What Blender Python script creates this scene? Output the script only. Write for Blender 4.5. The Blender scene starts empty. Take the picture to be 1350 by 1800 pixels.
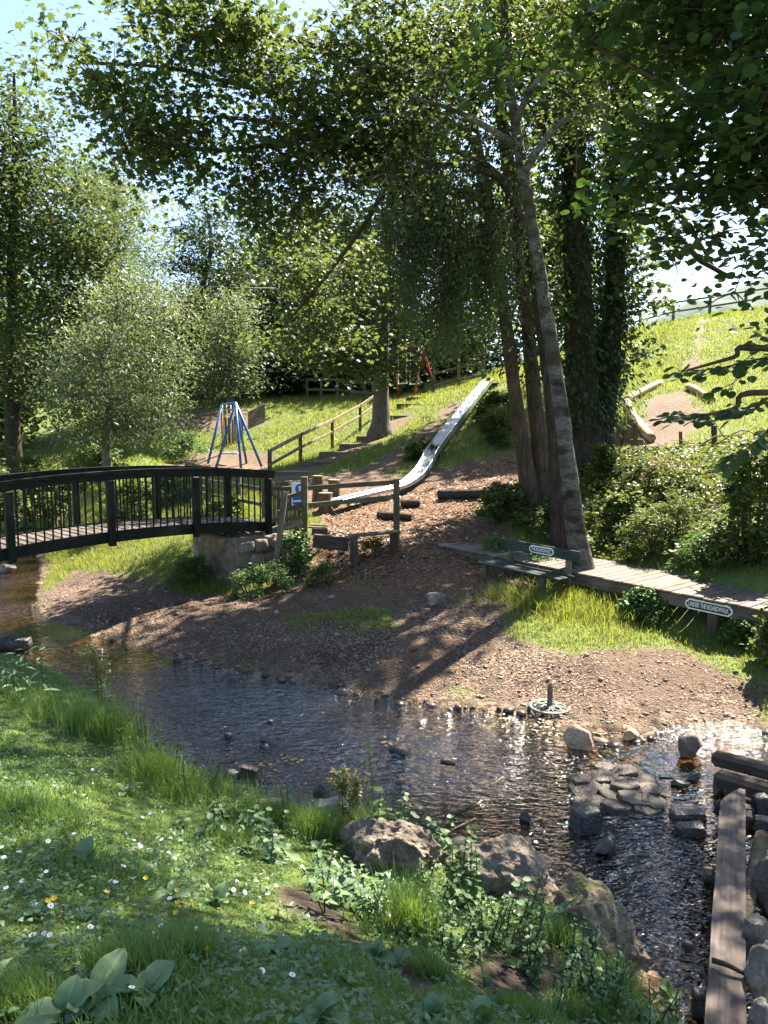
import bpy, bmesh, math, random
import numpy as np
from mathutils import Vector, Matrix, noise as mnoise

# ------------------------------------------------------------------ camera, sky, sun, exposure
scene = bpy.context.scene
COL = scene.collection
F, PITCH, CAMZ = 1300.0, math.radians(6.1), 3.0
SUN_AZ, SUN_EL = math.radians(38), math.radians(52)      # azimuth clockwise from +Y
cam_data = bpy.data.cameras.new('camera')
cam = bpy.data.objects.new('camera', cam_data); COL.objects.link(cam)
cam.location = (0, 0, CAMZ); cam.rotation_euler = (math.pi/2 - PITCH, 0, 0)
cam_data.sensor_fit = 'VERTICAL'; cam_data.sensor_height = 36.0; cam_data.lens = 36.0*F/1800.0
cam_data.clip_start = 0.05; cam_data.clip_end = 4000
scene.camera = cam
world = bpy.data.worlds.new('World'); scene.world = world; world.use_nodes = True
wn = world.node_tree.nodes; wl = world.node_tree.links; wn.clear()
sky = wn.new('ShaderNodeTexSky'); sky.sky_type = 'NISHITA'; sky.sun_disc = False
sky.sun_elevation = SUN_EL; sky.sun_rotation = SUN_AZ
sky.air_density = 1.0; sky.dust_density = 0.8; sky.ozone_density = 1.2
bg = wn.new('ShaderNodeBackground'); bg.inputs['Strength'].default_value = 0.058
wo = wn.new('ShaderNodeOutputWorld')
wl.new(sky.outputs[0], bg.inputs[0]); wl.new(bg.outputs[0], wo.inputs[0])
sun_data = bpy.data.lights.new('sun', 'SUN'); sun_data.energy = 5.0; sun_data.angle = math.radians(0.5)
sun_data.color = (1.0, 0.91, 0.76)
sun = bpy.data.objects.new('sun', sun_data); COL.objects.link(sun)
SUN_DIR = Vector((math.sin(SUN_AZ)*math.cos(SUN_EL), math.cos(SUN_AZ)*math.cos(SUN_EL), math.sin(SUN_EL)))
sun.rotation_euler = SUN_DIR.to_track_quat('Z', 'Y').to_euler(); sun.location = SUN_DIR*60
vs = scene.view_settings
vs.view_transform = 'Standard'; vs.look = 'None'; vs.exposure = 2.6; vs.gamma = 1.0; vs.use_curve_mapping = False
scene.render.engine = 'CYCLES'
scene.cycles.use_denoising = True
scene.cycles.max_bounces = 8; scene.cycles.transparent_max_bounces = 8
scene.cycles.diffuse_bounces = 4; scene.cycles.glossy_bounces = 3; scene.cycles.transmission_bounces = 4

rng = np.random.default_rng(11)
random.seed(11)

# ------------------------------------------------------------------ measuring helpers
CP, SP = math.cos(PITCH), math.sin(PITCH)
def ray(px, py):
    u = (px-675)/F; v = (900-py)/F
    return Vector((u, CP+v*SP, -SP+v*CP))
def at(px, py, Y):
    d = ray(px, py); t = Y/d.y
    return Vector((d.x*t, Y, CAMZ+d.z*t))
def atz(px, py, z):
    d = ray(px, py); t = (z-CAMZ)/d.z
    return Vector((d.x*t, d.y*t, z))
def scale_at(p):                       # metres per photo pixel at a point
    return (p[1]*CP + (CAMZ-p[2])*SP)/F

# ------------------------------------------------------------------ noise
def _hash(ix, iy, s):
    n = (ix*374761393 + iy*668265263 + s*974634777) & 0x7fffffff
    n = ((n ^ (n >> 13))*1274126177) & 0x7fffffff
    return ((n ^ (n >> 16)) & 0xffff)/65535.0
def vnoise(x, y, s=0):
    x = np.asarray(x, float); y = np.asarray(y, float)
    ix = np.floor(x).astype(np.int64); iy = np.floor(y).astype(np.int64)
    fx = x-ix; fy = y-iy; fx = fx*fx*(3-2*fx); fy = fy*fy*(3-2*fy)
    a = _hash(ix, iy, s); b = _hash(ix+1, iy, s); c = _hash(ix, iy+1, s); d = _hash(ix+1, iy+1, s)
    return (a*(1-fx)+b*fx)*(1-fy)+(c*(1-fx)+d*fx)*fy
def fbm(x, y, s=0, o=4):
    r = 0; a = .5
    for k in range(o):
        r = r + a*(vnoise(np.asarray(x)*2**k, np.asarray(y)*2**k, s+k*17)-.5); a *= .5
    return r
def sstep(a, b, x):
    t = np.clip((x-a)/(b-a), 0, 1); return t*t*(3-2*t)

# ------------------------------------------------------------------ polygons
def inside(poly, x, y):
    x = np.asarray(x, float); y = np.asarray(y, float)
    r = np.zeros(x.shape, bool); n = len(poly)
    for i in range(n):
        x0, y0 = poly[i][0], poly[i][1]; x1, y1 = poly[(i+1) % n][0], poly[(i+1) % n][1]
        if y0 == y1: continue
        c = ((y0 > y) != (y1 > y)) & (x < (x1-x0)*(y-y0)/(y1-y0)+x0)
        r ^= c
    return r
def pdist(poly, x, y):
    x = np.asarray(x, float); y = np.asarray(y, float)
    best = np.full(x.shape, 1e9); n = len(poly)
    for i in range(n):
        x0, y0 = poly[i][0], poly[i][1]; dx = poly[(i+1) % n][0]-x0; dy = poly[(i+1) % n][1]-y0
        L = dx*dx+dy*dy+1e-12
        t = np.clip(((x-x0)*dx+(y-y0)*dy)/L, 0, 1)
        best = np.minimum(best, (x-x0-t*dx)**2+(y-y0-t*dy)**2)
    return np.sqrt(best)
def sdist(poly, x, y):                 # positive inside
    return np.where(inside(poly, x, y), 1, -1)*pdist(poly, x, y)

# ------------------------------------------------------------------ terrain
far_shore = [(1420,1300),(1350,1285),(1290,1268),(1190,1272),(1110,1295),(1040,1285),(980,1268),(930,1252),(800,1238),(690,1224),(560,1202),
             (430,1180),(300,1152),(190,1120),(100,1088),(58,1060),(72,1022),(80,1002),(72,985),(72,962),(110,932),(200,902),(245,886)]
near_shore = [(185,870),(110,895),(30,930),(-60,975),(-200,1010),(-330,1080),(-260,1150),(-120,1178),(0,1186),(60,1202),(130,1228),(210,1272),(270,1312),(325,1368),
              (430,1402),(520,1432),(620,1455),(760,1482),(850,1505),(940,1548),(985,1600),(1080,1650),(1130,1720),(1180,1800),(1230,1900)]
STREAM = [atz(x, y, 0) for x, y in far_shore+near_shore]
STREAM += [Vector((2.0,1.6,0)), Vector((2.6,-1,0)), Vector((3.2,-6,0)), Vector((5.0,-6,0)), Vector((4.4,0,0)), Vector((3.9,2.2,0)), atz(1500,1600,0), atz(1530,1450,0)]
STREAM = [(p.x, p.y) for p in STREAM]

DEEP = [(p.x, p.y) for p in (atz(a, b, 0) for a, b in ((905,1300),(985,1320),(1000,1400),(1130,1460),(1255,1490),(1270,1820),(1190,1800),(1080,1640),(985,1590),(880,1520),(850,1440),(880,1380)))]
ctrl = []
def cz(*a):
    for px, py, z in a: ctrl.append(tuple(atz(px, py, z)))
def cy(*a):
    for px, py, Y in a: ctrl.append(tuple(at(px, py, Y)))
def cw(*a): ctrl.extend(a)
# near bank
cz((0,1230,.62),(200,1330,.42),(330,1410,.36),(560,1470,.30),(640,1560,.36),(800,1640,.40),(960,1700,.36),(0,1400,.95),(0,1560,1.12),(200,1480,.80),(300,1600,.98),
   (450,1560,.68),(600,1680,.82),(0,1790,1.34),(400,1790,1.30),(700,1790,1.06),(880,1790,.74),(1010,1790,.40),(-200,1300,.9))
cw((0,0,1.45),(-3,0,1.5),(-6,3,1.45),(1.2,0,1.2),(-8,5,1.3),(-12,8,1.4),(-30,5,2.0),(0,-8,1.6),(-20,-20,2),(1.6,-6,1.0))
# gravel shore and rise to the play ground
cz((100,1040,.12),(200,1060,.18),(300,1100,.2),(260,1015,.3),(430,1045,.3),(420,1110,.25),(560,1100,.36),(560,1020,.52),(700,1100,.4),(700,968,.9),(760,1060,.55),
   (850,1060,.6),(850,1140,.3),(700,1170,.2),(1000,1160,.32),(1100,1140,.35),(1010,1055,.55),(1200,1190,.22),(1248,1128,.35),(1340,1200,.28),(900,1015,.72),(735,952,1.0),
   (600,1000,.62),(480,1010,.42),(620,935,1.02),(560,925,1.08),(1300,1130,.4))
cy((590,892,17),(800,900,16),(650,905,16),(820,865,17),(950,895,14.5),(900,830,20),(1030,815,17.5),(980,850,16.5),
   (500,832,22),(735,700,33),(870,672,31),(730,702,36),(600,700,38),(450,765,32),(670,768,27),(590,800,24),(350,740,34),(340,700,38),(380,685,46),
   (280,822,26),(460,822,27),(380,800,29),(250,805,26),(350,945,15),(300,980,14.2),(230,935,16.5),(150,985,16),(300,870,19),(400,855,19.5),(520,930,14),
   (757,822,20.5),(700,870,18),(790,775,23),(820,737,26),(850,700,29),
   (1085,778,22),(1200,655,30),(1160,568,42),(1310,546,42),(1330,790,17),(1200,850,14.5),(1100,860,15),(1200,1000,11),(1330,1020,10),(1340,900,12.5),(1050,960,13),
   (1100,690,27),(1010,700,27),(950,760,23),(1050,620,36),(950,640,38))
cw((6.5,7,.9),(7,5,.8),(6.5,2,.9),(7,-4,1.1),(10,10,2.4),(14,16,4.2),(20,20,5.5),(20,8,3.5),(25,42,10.5),(14,60,8.0),(30,70,9),(60,60,12),(60,10,9),(100,110,10),(0,70,6.5),(5,52,6.0),
   (-8,40,4.6),(-14,33,1.2),(-14,26,.7),(-20,40,3),(-30,30,2),(-40,60,7),(-16,20,1.0),(-24,14,1.6),(-80,60,10),(-100,0,5),(0,140,12),(-90,130,14),(110,140,12),(-5,28,1.8),(-11.5,30,.6))
ctrl = np.array(ctrl)
def _fit(P):
    A = np.sqrt(((P[:,None,:2]-P[None,:,:2])**2).sum(-1)+0.05)
    n = len(P); M = np.zeros((n+1, n+1)); M[:n,:n] = A - 0.02*np.eye(n); M[:n,n] = 1; M[n,:n] = 1
    b = np.append(P[:,2], 0); return np.linalg.solve(M, b)
_w = _fit(ctrl)
def height(x, y):
    x = np.asarray(x, float); y = np.asarray(y, float); shp = x.shape
    x = x.ravel(); y = y.ravel()
    z = np.full(x.shape, _w[-1])
    for k in range(len(ctrl)):
        z += _w[k]*np.sqrt((x-ctrl[k,0])**2+(y-ctrl[k,1])**2+0.05)
    z = np.maximum(z, 0.06)
    z += fbm(x*.35, y*.35, 3)*.12*sstep(12, 25, y) + fbm(x*1.3, y*1.3, 5)*.09 + fbm(x*6, y*6, 9)*.035
    s = sdist(STREAM, x, y) + fbm(x*1.6, y*1.6, 21)*.30 + fbm(x*7, y*7, 24)*.06
    far = sstep(6.8, 7.8, y + .55*x)           # gentle shelving shore on the far side, steeper near bank
    w = .35 + .75*far
    t = sstep(0, 1, np.clip(-s/w, 0, 1))
    shelf = .02 + .10*np.clip(-s, 0, 1.0)
    out = shelf*(1-t) + np.maximum(z, .05)*t
    bed = -.03 - .10*sstep(0, 1.3, s) + fbm(x*2.3, y*2.3, 31)*.10 + fbm(x*8, y*8, 33)*.05
    bed -= .22*sstep(-.25, .25, sdist(DEEP, x, y))*sstep(.05, .5, s)
    z = np.where(s > 0, bed*sstep(0, .12, s) + .02*(1-sstep(0, .12, s)), out)
    return z.reshape(shp)
def h1(x, y): return float(height(np.array([x]), np.array([y]))[0])
def hit(px, py):                       # where the line of sight meets the ground
    d = ray(px, py); Y = 1.2*1.012**np.arange(420); t = Y/d.y
    X = d.x*t; Z = CAMZ+d.z*t; H = height(X, Y)
    k = np.argmax(Z <= H)
    if Z[k] > H[k]: k = len(Y)-1
    return Vector((X[k], Y[k], H[k]))
def gpoly(*pts): return [(lambda p: (p.x, p.y))(hit(a, b)) for a, b in pts]

# ------------------------------------------------------------------ object helpers
def tag(o, label=None, cat=None, group=None, kind=None):
    if label: o['label'] = label
    if cat: o['category'] = cat
    if group: o['group'] = group
    if kind: o['kind'] = kind
    return o
def thing(name, label, cat, loc, group=None):
    o = bpy.data.objects.new(name, None); COL.objects.link(o); o.location = loc
    o.empty_display_size = .2
    return tag(o, label, cat, group)
def link(name, me, mat, parent=None, loc=None):
    o = bpy.data.objects.new(name, me); COL.objects.link(o)
    if mat is not None and not me.materials: me.materials.append(mat)
    if parent is not None: o.parent = parent
    if loc is not None: o.location = loc
    return o
def np_mesh(name, V, Fc, smooth=False):
    """V (n,3); Fc (m,3) or (m,4) int array"""
    V = np.asarray(V, np.float32); Fc = np.asarray(Fc, np.int32); k = Fc.shape[1]
    me = bpy.data.meshes.new(name)
    me.vertices.add(len(V)); me.vertices.foreach_set('co', V.ravel())
    me.loops.add(Fc.size); me.loops.foreach_set('vertex_index', Fc.ravel())
    me.polygons.add(len(Fc)); me.polygons.foreach_set('loop_start', np.arange(0, Fc.size, k, dtype=np.int32))
    if smooth: me.polygons.foreach_set('use_smooth', np.ones(len(Fc), bool))
    me.update(calc_edges=True)
    return me
class MB:
    """collects pieces of geometry in world space and links them as one mesh object"""
    def __init__(s): s.v = []; s.f = []; s.n = 0
    def add(s, V, Fc):
        V = [tuple(p) for p in V]; s.v += V; s.f += [tuple(i+s.n for i in f) for f in Fc]; s.n += len(V)
    def tube(s, pts, rad, seg=8, cap=True):
        V, Fc = tube_arrays(pts, rad, seg, cap); s.add(V, Fc)
    def box(s, c, size, M=None):
        hx, hy, hz = size[0]/2, size[1]/2, size[2]/2
        V = [Vector((a*hx, b*hy, d*hz)) for a in (-1,1) for b in (-1,1) for d in (-1,1)]
        if M is not None: V = [M @ p for p in V]
        V = [p+Vector(c) for p in V]
        s.add(V, [(0,1,3,2),(4,6,7,5),(0,4,5,1),(2,3,7,6),(0,2,6,4),(1,5,7,3)])
    def build(s, name, mat, parent=None, smooth=False, origin=None):
        V = np.array(s.v, float)
        o = Vector(origin) if origin is not None else (Vector(parent.location) if parent is not None and parent.type == 'EMPTY' else Vector((0,0,0)))
        me = bpy.data.meshes.new(name); me.from_pydata([tuple(Vector(p)-o) for p in s.v], [], s.f)
        if smooth:
            for p in me.polygons: p.use_smooth = True
        me.update()
        ob = link(name, me, mat, parent)
        if parent is None: ob.location = o
        elif origin is not None: ob.location = o - Vector(parent.location)
        return ob
def spline(pts, n):
    """catmull-rom through (Vector, radius) pairs"""
    P = [Vector(p[0]) for p in pts]; R = [p[1] for p in pts]; out = []
    for i in range(len(P)-1):
        a = P[max(i-1, 0)]; b = P[i]; c = P[i+1]; d = P[min(i+2, len(P)-1)]
        for k in range(n):
            t = k/n
            q = .5*((2*b)+(c-a)*t+(2*a-5*b+4*c-d)*t*t+(3*b-a-3*c+d)*t**3)
            out.append((q, R[i]+(R[i+1]-R[i])*t))
    out.append((P[-1], R[-1])); return out
def tube_arrays(pts, rad, seg=8, cap=True, wob=0.0, seed=0):
    V = []; Fc = []; n = len(pts); pts = [Vector(p) for p in pts]
    up = None
    for i, p in enumerate(pts):
        d = (pts[min(i+1, n-1)]-pts[max(i-1, 0)]).normalized()
        if up is None:
            up = Vector((1,0,0)) if abs(d.x) < .8 else Vector((0,1,0))
        up = (up - d*up.dot(d)).normalized(); sd = d.cross(up)
        for k in range(seg):
            a = 2*math.pi*k/seg; r = rad[i]
            if wob: r *= 1+wob*mnoise.noise(Vector((math.cos(a)*1.3+seed*7.1, math.sin(a)*1.3, i*.45)))
            V.append(p+(up*math.cos(a)+sd*math.sin(a))*r)
    for i in range(n-1):
        for k in range(seg):
            Fc.append((i*seg+k, i*seg+(k+1) % seg, (i+1)*seg+(k+1) % seg, (i+1)*seg+k))
    if cap:
        Fc.append(tuple(range(seg-1, -1, -1))); Fc.append(tuple((n-1)*seg+k for k in range(seg)))
    return V, Fc
_beams = {}
def beam_mesh(L, w, h, bev=.008, key=''):
    k = (round(L, 2), round(w, 3), round(h, 3), key)
    if k in _beams: return _beams[k]
    bm = bmesh.new(); bmesh.ops.create_cube(bm, size=1)
    bmesh.ops.scale(bm, vec=(k[0], k[1], k[2]), verts=bm.verts)
    b = min(bev, w*.3, h*.3)
    bmesh.ops.bevel(bm, geom=bm.edges[:], offset=b, segments=1, affect='EDGES', profile=.5)
    me = bpy.data.meshes.new('beam'); bm.to_mesh(me); bm.free()
    _beams[k] = me; return me
def piece(name, p0, p1, w, h, mat, parent=None, up=(0,0,1), bev=.008, roll=0.0):
    """squared timber from p0 to p1, w across, h along up; its own object, grain along local X"""
    p0 = Vector(p0); p1 = Vector(p1); d = (p1-p0); L = d.length; x = d.normalized()
    up = Vector(up); y = up.cross(x)
    if y.length < 1e-4: y = Vector((0,1,0)).cross(x)
    y.normalize(); z = x.cross(y)
    me = beam_mesh(L, w, h, bev, mat.name)
    o = bpy.data.objects.new(name, me); COL.objects.link(o)
    if not me.materials: me.materials.append(mat)
    M = Matrix((x, y, z)).transposed().to_4x4() @ Matrix.Rotation(roll, 4, 'X')
    c = (p0+p1)/2
    if parent is not None: o.parent = parent; c = c - world_loc(parent)
    M.translation = c; o.matrix_basis = M
    return o
def world_loc(o):
    p = Vector(o.location)
    while o.parent is not None: o = o.parent; p = p+Vector(o.location)
    return p
def log_piece(name, pts, rad, mat, parent=None, seg=10, wob=.18, seed=0, endmat=None):
    sp = spline(list(zip(pts, rad)), 5)
    V, Fc = tube_arrays([p for p, r in sp], [r for p, r in sp], seg, True, wob, seed)
    m = MB(); m.add(V, Fc)
    o = m.build(name, mat, parent, smooth=False, origin=Vector(pts[0]))
    if endmat is not None:
        o.data.materials.append(endmat)
        for p in o.data.polygons[-2:]: p.material_index = 1
    for p in o.data.polygons[:-2]: p.use_smooth = True
    return o

# ------------------------------------------------------------------ materials
def newmat(name):
    m = bpy.data.materials.new(name); m.use_nodes = True
    nt = m.node_tree; nt.nodes.clear()
    out = nt.nodes.new('ShaderNodeOutputMaterial')
    return m, nt.nodes, nt.links, out
def rgb(c): return (c[0], c[1], c[2], 1.0)
def ramp(N, stops):
    r = N.new('ShaderNodeValToRGB'); e = r.color_ramp.elements
    while len(e) < len(stops): e.new(.5)
    for k, (p, c) in enumerate(stops): e[k].position = p; e[k].color = rgb(c)
    return r
def bsdf(N, rough=.6, spec=.3):
    b = N.new('ShaderNodeBsdfPrincipled'); b.inputs['Roughness'].default_value = rough
    b.inputs['Specular IOR Level'].default_value = spec; return b
def leaf_mat(name, cols, trans=(.16,.24,.02), tw=.42, rough=.5, gloss=.35):
    m, N, L, out = newmat(name)
    g = N.new('ShaderNodeNewGeometry')
    r = ramp(N, [(i/(len(cols)-1), c) for i, c in enumerate(cols)]); L.new(g.outputs['Random Per Island'], r.inputs[0])
    b = bsdf(N, rough, gloss); L.new(r.outputs[0], b.inputs['Base Color'])
    t = N.new('ShaderNodeBsdfTranslucent')
    mx = N.new('ShaderNodeMix'); mx.data_type = 'RGBA'; mx.blend_type = 'MIX'; mx.inputs[0].default_value = .3
    mx.inputs[6].default_value = rgb(trans); L.new(r.outputs[0], mx.inputs[7]); L.new(mx.outputs[2], t.inputs[0])
    s = N.new('ShaderNodeMixShader'); s.inputs[0].default_value = tw
    L.new(b.outputs[0], s.inputs[1]); L.new(t.outputs[0], s.inputs[2]); L.new(s.outputs[0], out.inputs[0])
    return m
def wood_mat(name, cols, scale=1.0, rough=.75, spec=.2, bump=.35, moss=None):
    m, N, L, out = newmat(name)
    tc = N.new('ShaderNodeTexCoord'); oi = N.new('ShaderNodeObjectInfo')
    ad = N.new('ShaderNodeVectorMath'); ad.operation = 'MULTIPLY_ADD'
    L.new(oi.outputs['Random'], ad.inputs[0]); ad.inputs[1].default_value = (37, 53, 71); L.new(tc.outputs['Object'], ad.inputs[2])
    mp = N.new('ShaderNodeMapping'); mp.inputs['Scale'].default_value = (2.6*scale, 30*scale, 30*scale); L.new(ad.outputs[0], mp.inputs[0])
    n = N.new('ShaderNodeTexNoise'); n.inputs['Scale'].default_value = 1.0; n.inputs['Detail'].default_value = 7; n.inputs['Distortion'].default_value = .5; L.new(mp.outputs[0], n.inputs['Vector'])
    n2 = N.new('ShaderNodeTexNoise'); n2.inputs['Scale'].default_value = 4.0; n2.inputs['Detail'].default_value = 4; L.new(ad.outputs[0], n2.inputs['Vector'])
    r = ramp(N, [(.28, cols[0]), (.5, cols[1]), (.72, cols[2])]); L.new(n.outputs[0], r.inputs[0])
    mx = N.new('ShaderNodeMix'); mx.data_type = 'RGBA'; mx.blend_type = 'MULTIPLY'; mx.inputs[0].default_value = .7
    r2 = ramp(N, [(.3, (.5,.5,.5)), (.65, (1.1,1.1,1.1))]); L.new(n2.outputs[0], r2.inputs[0])
    L.new(r.outputs[0], mx.inputs[6]); L.new(r2.outputs[0], mx.inputs[7])
    hv = N.new('ShaderNodeHueSaturation'); L.new(mx.outputs[2], hv.inputs['Color'])
    mr = N.new('ShaderNodeMapRange'); mr.inputs[3].default_value = .75; mr.inputs[4].default_value = 1.2
    L.new(oi.outputs['Random'], mr.inputs[0]); L.new(mr.outputs[0], hv.inputs['Value'])
    col = hv.outputs[0]
    if moss:
        n3 = N.new('ShaderNodeTexNoise'); n3.inputs['Scale'].default_value = 3.0; n3.inputs['Detail'].default_value = 6; L.new(ad.outputs[0], n3.inputs['Vector'])
        r3 = ramp(N, [(.52, (0,0,0)), (.66, (1,1,1))]); L.new(n3.outputs[0], r3.inputs[0])
        m2 = N.new('ShaderNodeMix'); m2.data_type = 'RGBA'; L.new(r3.outputs[0], m2.inputs[0]); L.new(col, m2.inputs[6]); m2.inputs[7].default_value = rgb(moss)
        col = m2.outputs[2]
    b = bsdf(N, rough, spec); L.new(col, b.inputs['Base Color'])
    bp = N.new('ShaderNodeBump'); bp.inputs['Strength'].default_value = bump; bp.inputs['Distance'].default_value = .006
    L.new(n.outputs[0], bp.inputs['Height']); L.new(bp.outputs[0], b.inputs['Normal']); L.new(b.outputs[0], out.inputs[0])
    return m
def rock_mat(name, cols, scale=6.0, rough=.75, spec=.3, bump=.6, moss=None, moss_at=.5):
    m, N, L, out = newmat(name)
    tc = N.new('ShaderNodeTexCoord'); oi = N.new('ShaderNodeObjectInfo')
    ad = N.new('ShaderNodeVectorMath'); ad.operation = 'MULTIPLY_ADD'
    L.new(oi.outputs['Random'], ad.inputs[0]); ad.inputs[1].default_value = (37, 53, 71); L.new(tc.outputs['Object'], ad.inputs[2])
    n = N.new('ShaderNodeTexNoise'); n.inputs['Scale'].default_value = scale; n.inputs['Detail'].default_value = 9; n.inputs['Roughness'].default_value = .65; L.new(ad.outputs[0], n.inputs['Vector'])
    n2 = N.new('ShaderNodeTexNoise'); n2.inputs['Scale'].default_value = scale*7; n2.inputs['Detail'].default_value = 5; L.new(ad.outputs[0], n2.inputs['Vector'])
    v = N.new('ShaderNodeTexVoronoi'); v.inputs['Scale'].default_value = scale*9; L.new(ad.outputs[0], v.inputs['Vector'])
    r = ramp(N, [(.3, cols[0]), (.5, cols[1]), (.7, cols[2])]); L.new(n.outputs[0], r.inputs[0])
    mx = N.new('ShaderNodeMix'); mx.data_type = 'RGBA'; mx.blend_type = 'MULTIPLY'; mx.inputs[0].default_value = .8
    r2 = ramp(N, [(.3, (.55,.55,.55)), (.7, (1.25,1.25,1.25))]); L.new(n2.outputs[0], r2.inputs[0])
    L.new(r.outputs[0], mx.inputs[6]); L.new(r2.outputs[0], mx.inputs[7]); col = mx.outputs[2]
    if moss:
        g = N.new('ShaderNodeNewGeometry'); sx = N.new('ShaderNodeSeparateXYZ'); L.new(g.outputs['Normal'], sx.inputs[0])
        ma = N.new('ShaderNodeMath'); ma.operation = 'MULTIPLY_ADD'; L.new(sx.outputs['Z'], ma.inputs[0]); ma.inputs[1].default_value = .25; L.new(n.outputs[0], ma.inputs[2])
        r3 = ramp(N, [(moss_at, (0,0,0)), (moss_at+.14, (1,1,1))]); L.new(ma.outputs[0], r3.inputs[0])
        m2 = N.new('ShaderNodeMix'); m2.data_type = 'RGBA'; L.new(r3.outputs[0], m2.inputs[0]); L.new(col, m2.inputs[6]); m2.inputs[7].default_value = rgb(moss); col = m2.outputs[2]
    b = bsdf(N, rough, spec); L.new(col, b.inputs['Base Color'])
    sm = N.new('ShaderNodeMath'); sm.operation = 'ADD'; L.new(n2.outputs[0], sm.inputs[0]); L.new(n.outputs[0], sm.inputs[1])
    s2 = N.new('ShaderNodeMath'); s2.operation = 'MULTIPLY_ADD'; L.new(v.outputs['Distance'], s2.inputs[0]); s2.inputs[1].default_value = .35; L.new(sm.outputs[0], s2.inputs[2])
    bp = N.new('ShaderNodeBump'); bp.inputs['Strength'].default_value = bump; bp.inputs['Distance'].default_value = .02
    L.new(s2.outputs[0], bp.inputs['Height']); L.new(bp.outputs[0], b.inputs['Normal']); L.new(b.outputs[0], out.inputs[0])
    return m
def bark_mat(name, cols, sc=(5,5,1.3), bump=1.0, patch=None, horiz=False, moss=None):
    m, N, L, out = newmat(name)
    tc = N.new('ShaderNodeTexCoord')
    mp = N.new('ShaderNodeMapping'); mp.inputs['Scale'].default_value = sc; L.new(tc.outputs['Object'], mp.inputs[0])
    n = N.new('ShaderNodeTexNoise'); n.inputs['Scale'].default_value = 3.0; n.inputs['Detail'].default_value = 9; n.inputs['Roughness'].default_value = .7; L.new(mp.outputs[0], n.inputs['Vector'])
    v = N.new('ShaderNodeTexVoronoi'); v.inputs['Scale'].default_value = 4.0; v.feature = 'DISTANCE_TO_EDGE'; L.new(mp.outputs[0], v.inputs['Vector'])
    r = ramp(N, [(.3, cols[0]), (.5, cols[1]), (.68, cols[2])]); L.new(n.outputs[0], r.inputs[0]); col = r.outputs[0]
    if patch:
        n2 = N.new('ShaderNodeTexNoise'); n2.inputs['Scale'].default_value = 2.6; n2.inputs['Detail'].default_value = 5
        mp2 = N.new('ShaderNodeMapping'); mp2.inputs['Scale'].default_value = (1,1,2.2 if horiz else .8); L.new(tc.outputs['Object'], mp2.inputs[0]); L.new(mp2.outputs[0], n2.inputs['Vector'])
        r2 = ramp(N, [(.45, (0,0,0)), (.64, (1,1,1))]); L.new(n2.outputs[0], r2.inputs[0])
        m2 = N.new('ShaderNodeMix'); m2.data_type = 'RGBA'; L.new(r2.outputs[0], m2.inputs[0]); L.new(col, m2.inputs[6]); m2.inputs[7].default_value = rgb(patch); col = m2.outputs[2]
    if moss:
        n4 = N.new('ShaderNodeTexNoise'); n4.inputs['Scale'].default_value = 1.7; n4.inputs['Detail'].default_value = 6; L.new(tc.outputs['Object'], n4.inputs['Vector'])
        r4 = ramp(N, [(.5, (0,0,0)), (.68, (1,1,1))]); L.new(n4.outputs[0], r4.inputs[0])
        m4 = N.new('ShaderNodeMix'); m4.data_type = 'RGBA'; L.new(r4.outputs[0], m4.inputs[0]); L.new(col, m4.inputs[6]); m4.inputs[7].default_value = rgb(moss); col = m4.outputs[2]
    b = bsdf(N, .85, .15); L.new(col, b.inputs['Base Color'])
    sm = N.new('ShaderNodeMath'); sm.operation = 'MULTIPLY_ADD'; L.new(v.outputs['Distance'], sm.inputs[0]); sm.inputs[1].default_value = .8; L.new(n.outputs[0], sm.inputs[2])
    bp = N.new('ShaderNodeBump'); bp.inputs['Strength'].default_value = bump; bp.inputs['Distance'].default_value = .03
    L.new(sm.outputs[0], bp.inputs['Height']); L.new(bp.outputs[0], b.inputs['Normal']); L.new(b.outputs[0], out.inputs[0])
    return m
def plain_mat(name, c, rough=.5, spec=.4, metal=0.0, var=.25, sc=9.0):
    m, N, L, out = newmat(name)
    tc = N.new('ShaderNodeTexCoord'); n = N.new('ShaderNodeTexNoise'); n.inputs['Scale'].default_value = sc; n.inputs['Detail'].default_value = 6
    L.new(tc.outputs['Object'], n.inputs['Vector'])
    r = ramp(N, [(.3, tuple(x*(1-var) for x in c)), (.7, tuple(min(1, x*(1+var)) for x in c))]); L.new(n.outputs[0], r.inputs[0])
    b = bsdf(N, rough, spec); b.inputs['Metallic'].default_value = metal; L.new(r.outputs[0], b.inputs['Base Color']); L.new(b.outputs[0], out.inputs[0])
    return m
MT = {}
MT['bridge'] = wood_mat('dark_stained_wood', [(.007,.008,.006),(.012,.013,.010),(.028,.028,.02)], rough=.6, spec=.15, moss=(.022,.028,.016))
MT['deck'] = wood_mat('bridge_deck_wood', [(.06,.047,.04),(.10,.08,.07),(.15,.122,.108)])
MT['grey_wood'] = wood_mat('weathered_wood', [(.06,.047,.032),(.12,.095,.065),(.20,.16,.115)], moss=(.07,.075,.025))
MT['pale_wood'] = wood_mat('pale_weathered_wood', [(.15,.115,.075),(.25,.195,.13),(.36,.29,.20)])
MT['walk'] = wood_mat('boardwalk_wood', [(.085,.066,.054),(.15,.12,.10),(.22,.18,.152)])
MT['fascia'] = wood_mat('boardwalk_frame_wood', [(.08,.06,.045),(.13,.10,.075),(.18,.14,.105)])
MT['plank'] = wood_mat('wet_plank_wood', [(.055,.038,.030),(.115,.084,.070),(.18,.137,.118)], rough=.6, bump=.6)
MT['sleeper'] = wood_mat('dark_sleeper_wood', [(.035,.025,.018),(.07,.052,.04),(.12,.09,.07)])
MT['bench'] = wood_mat('green_bench_wood', [(.02,.03,.026),(.035,.048,.042),(.06,.075,.066)], rough=.5)
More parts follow.
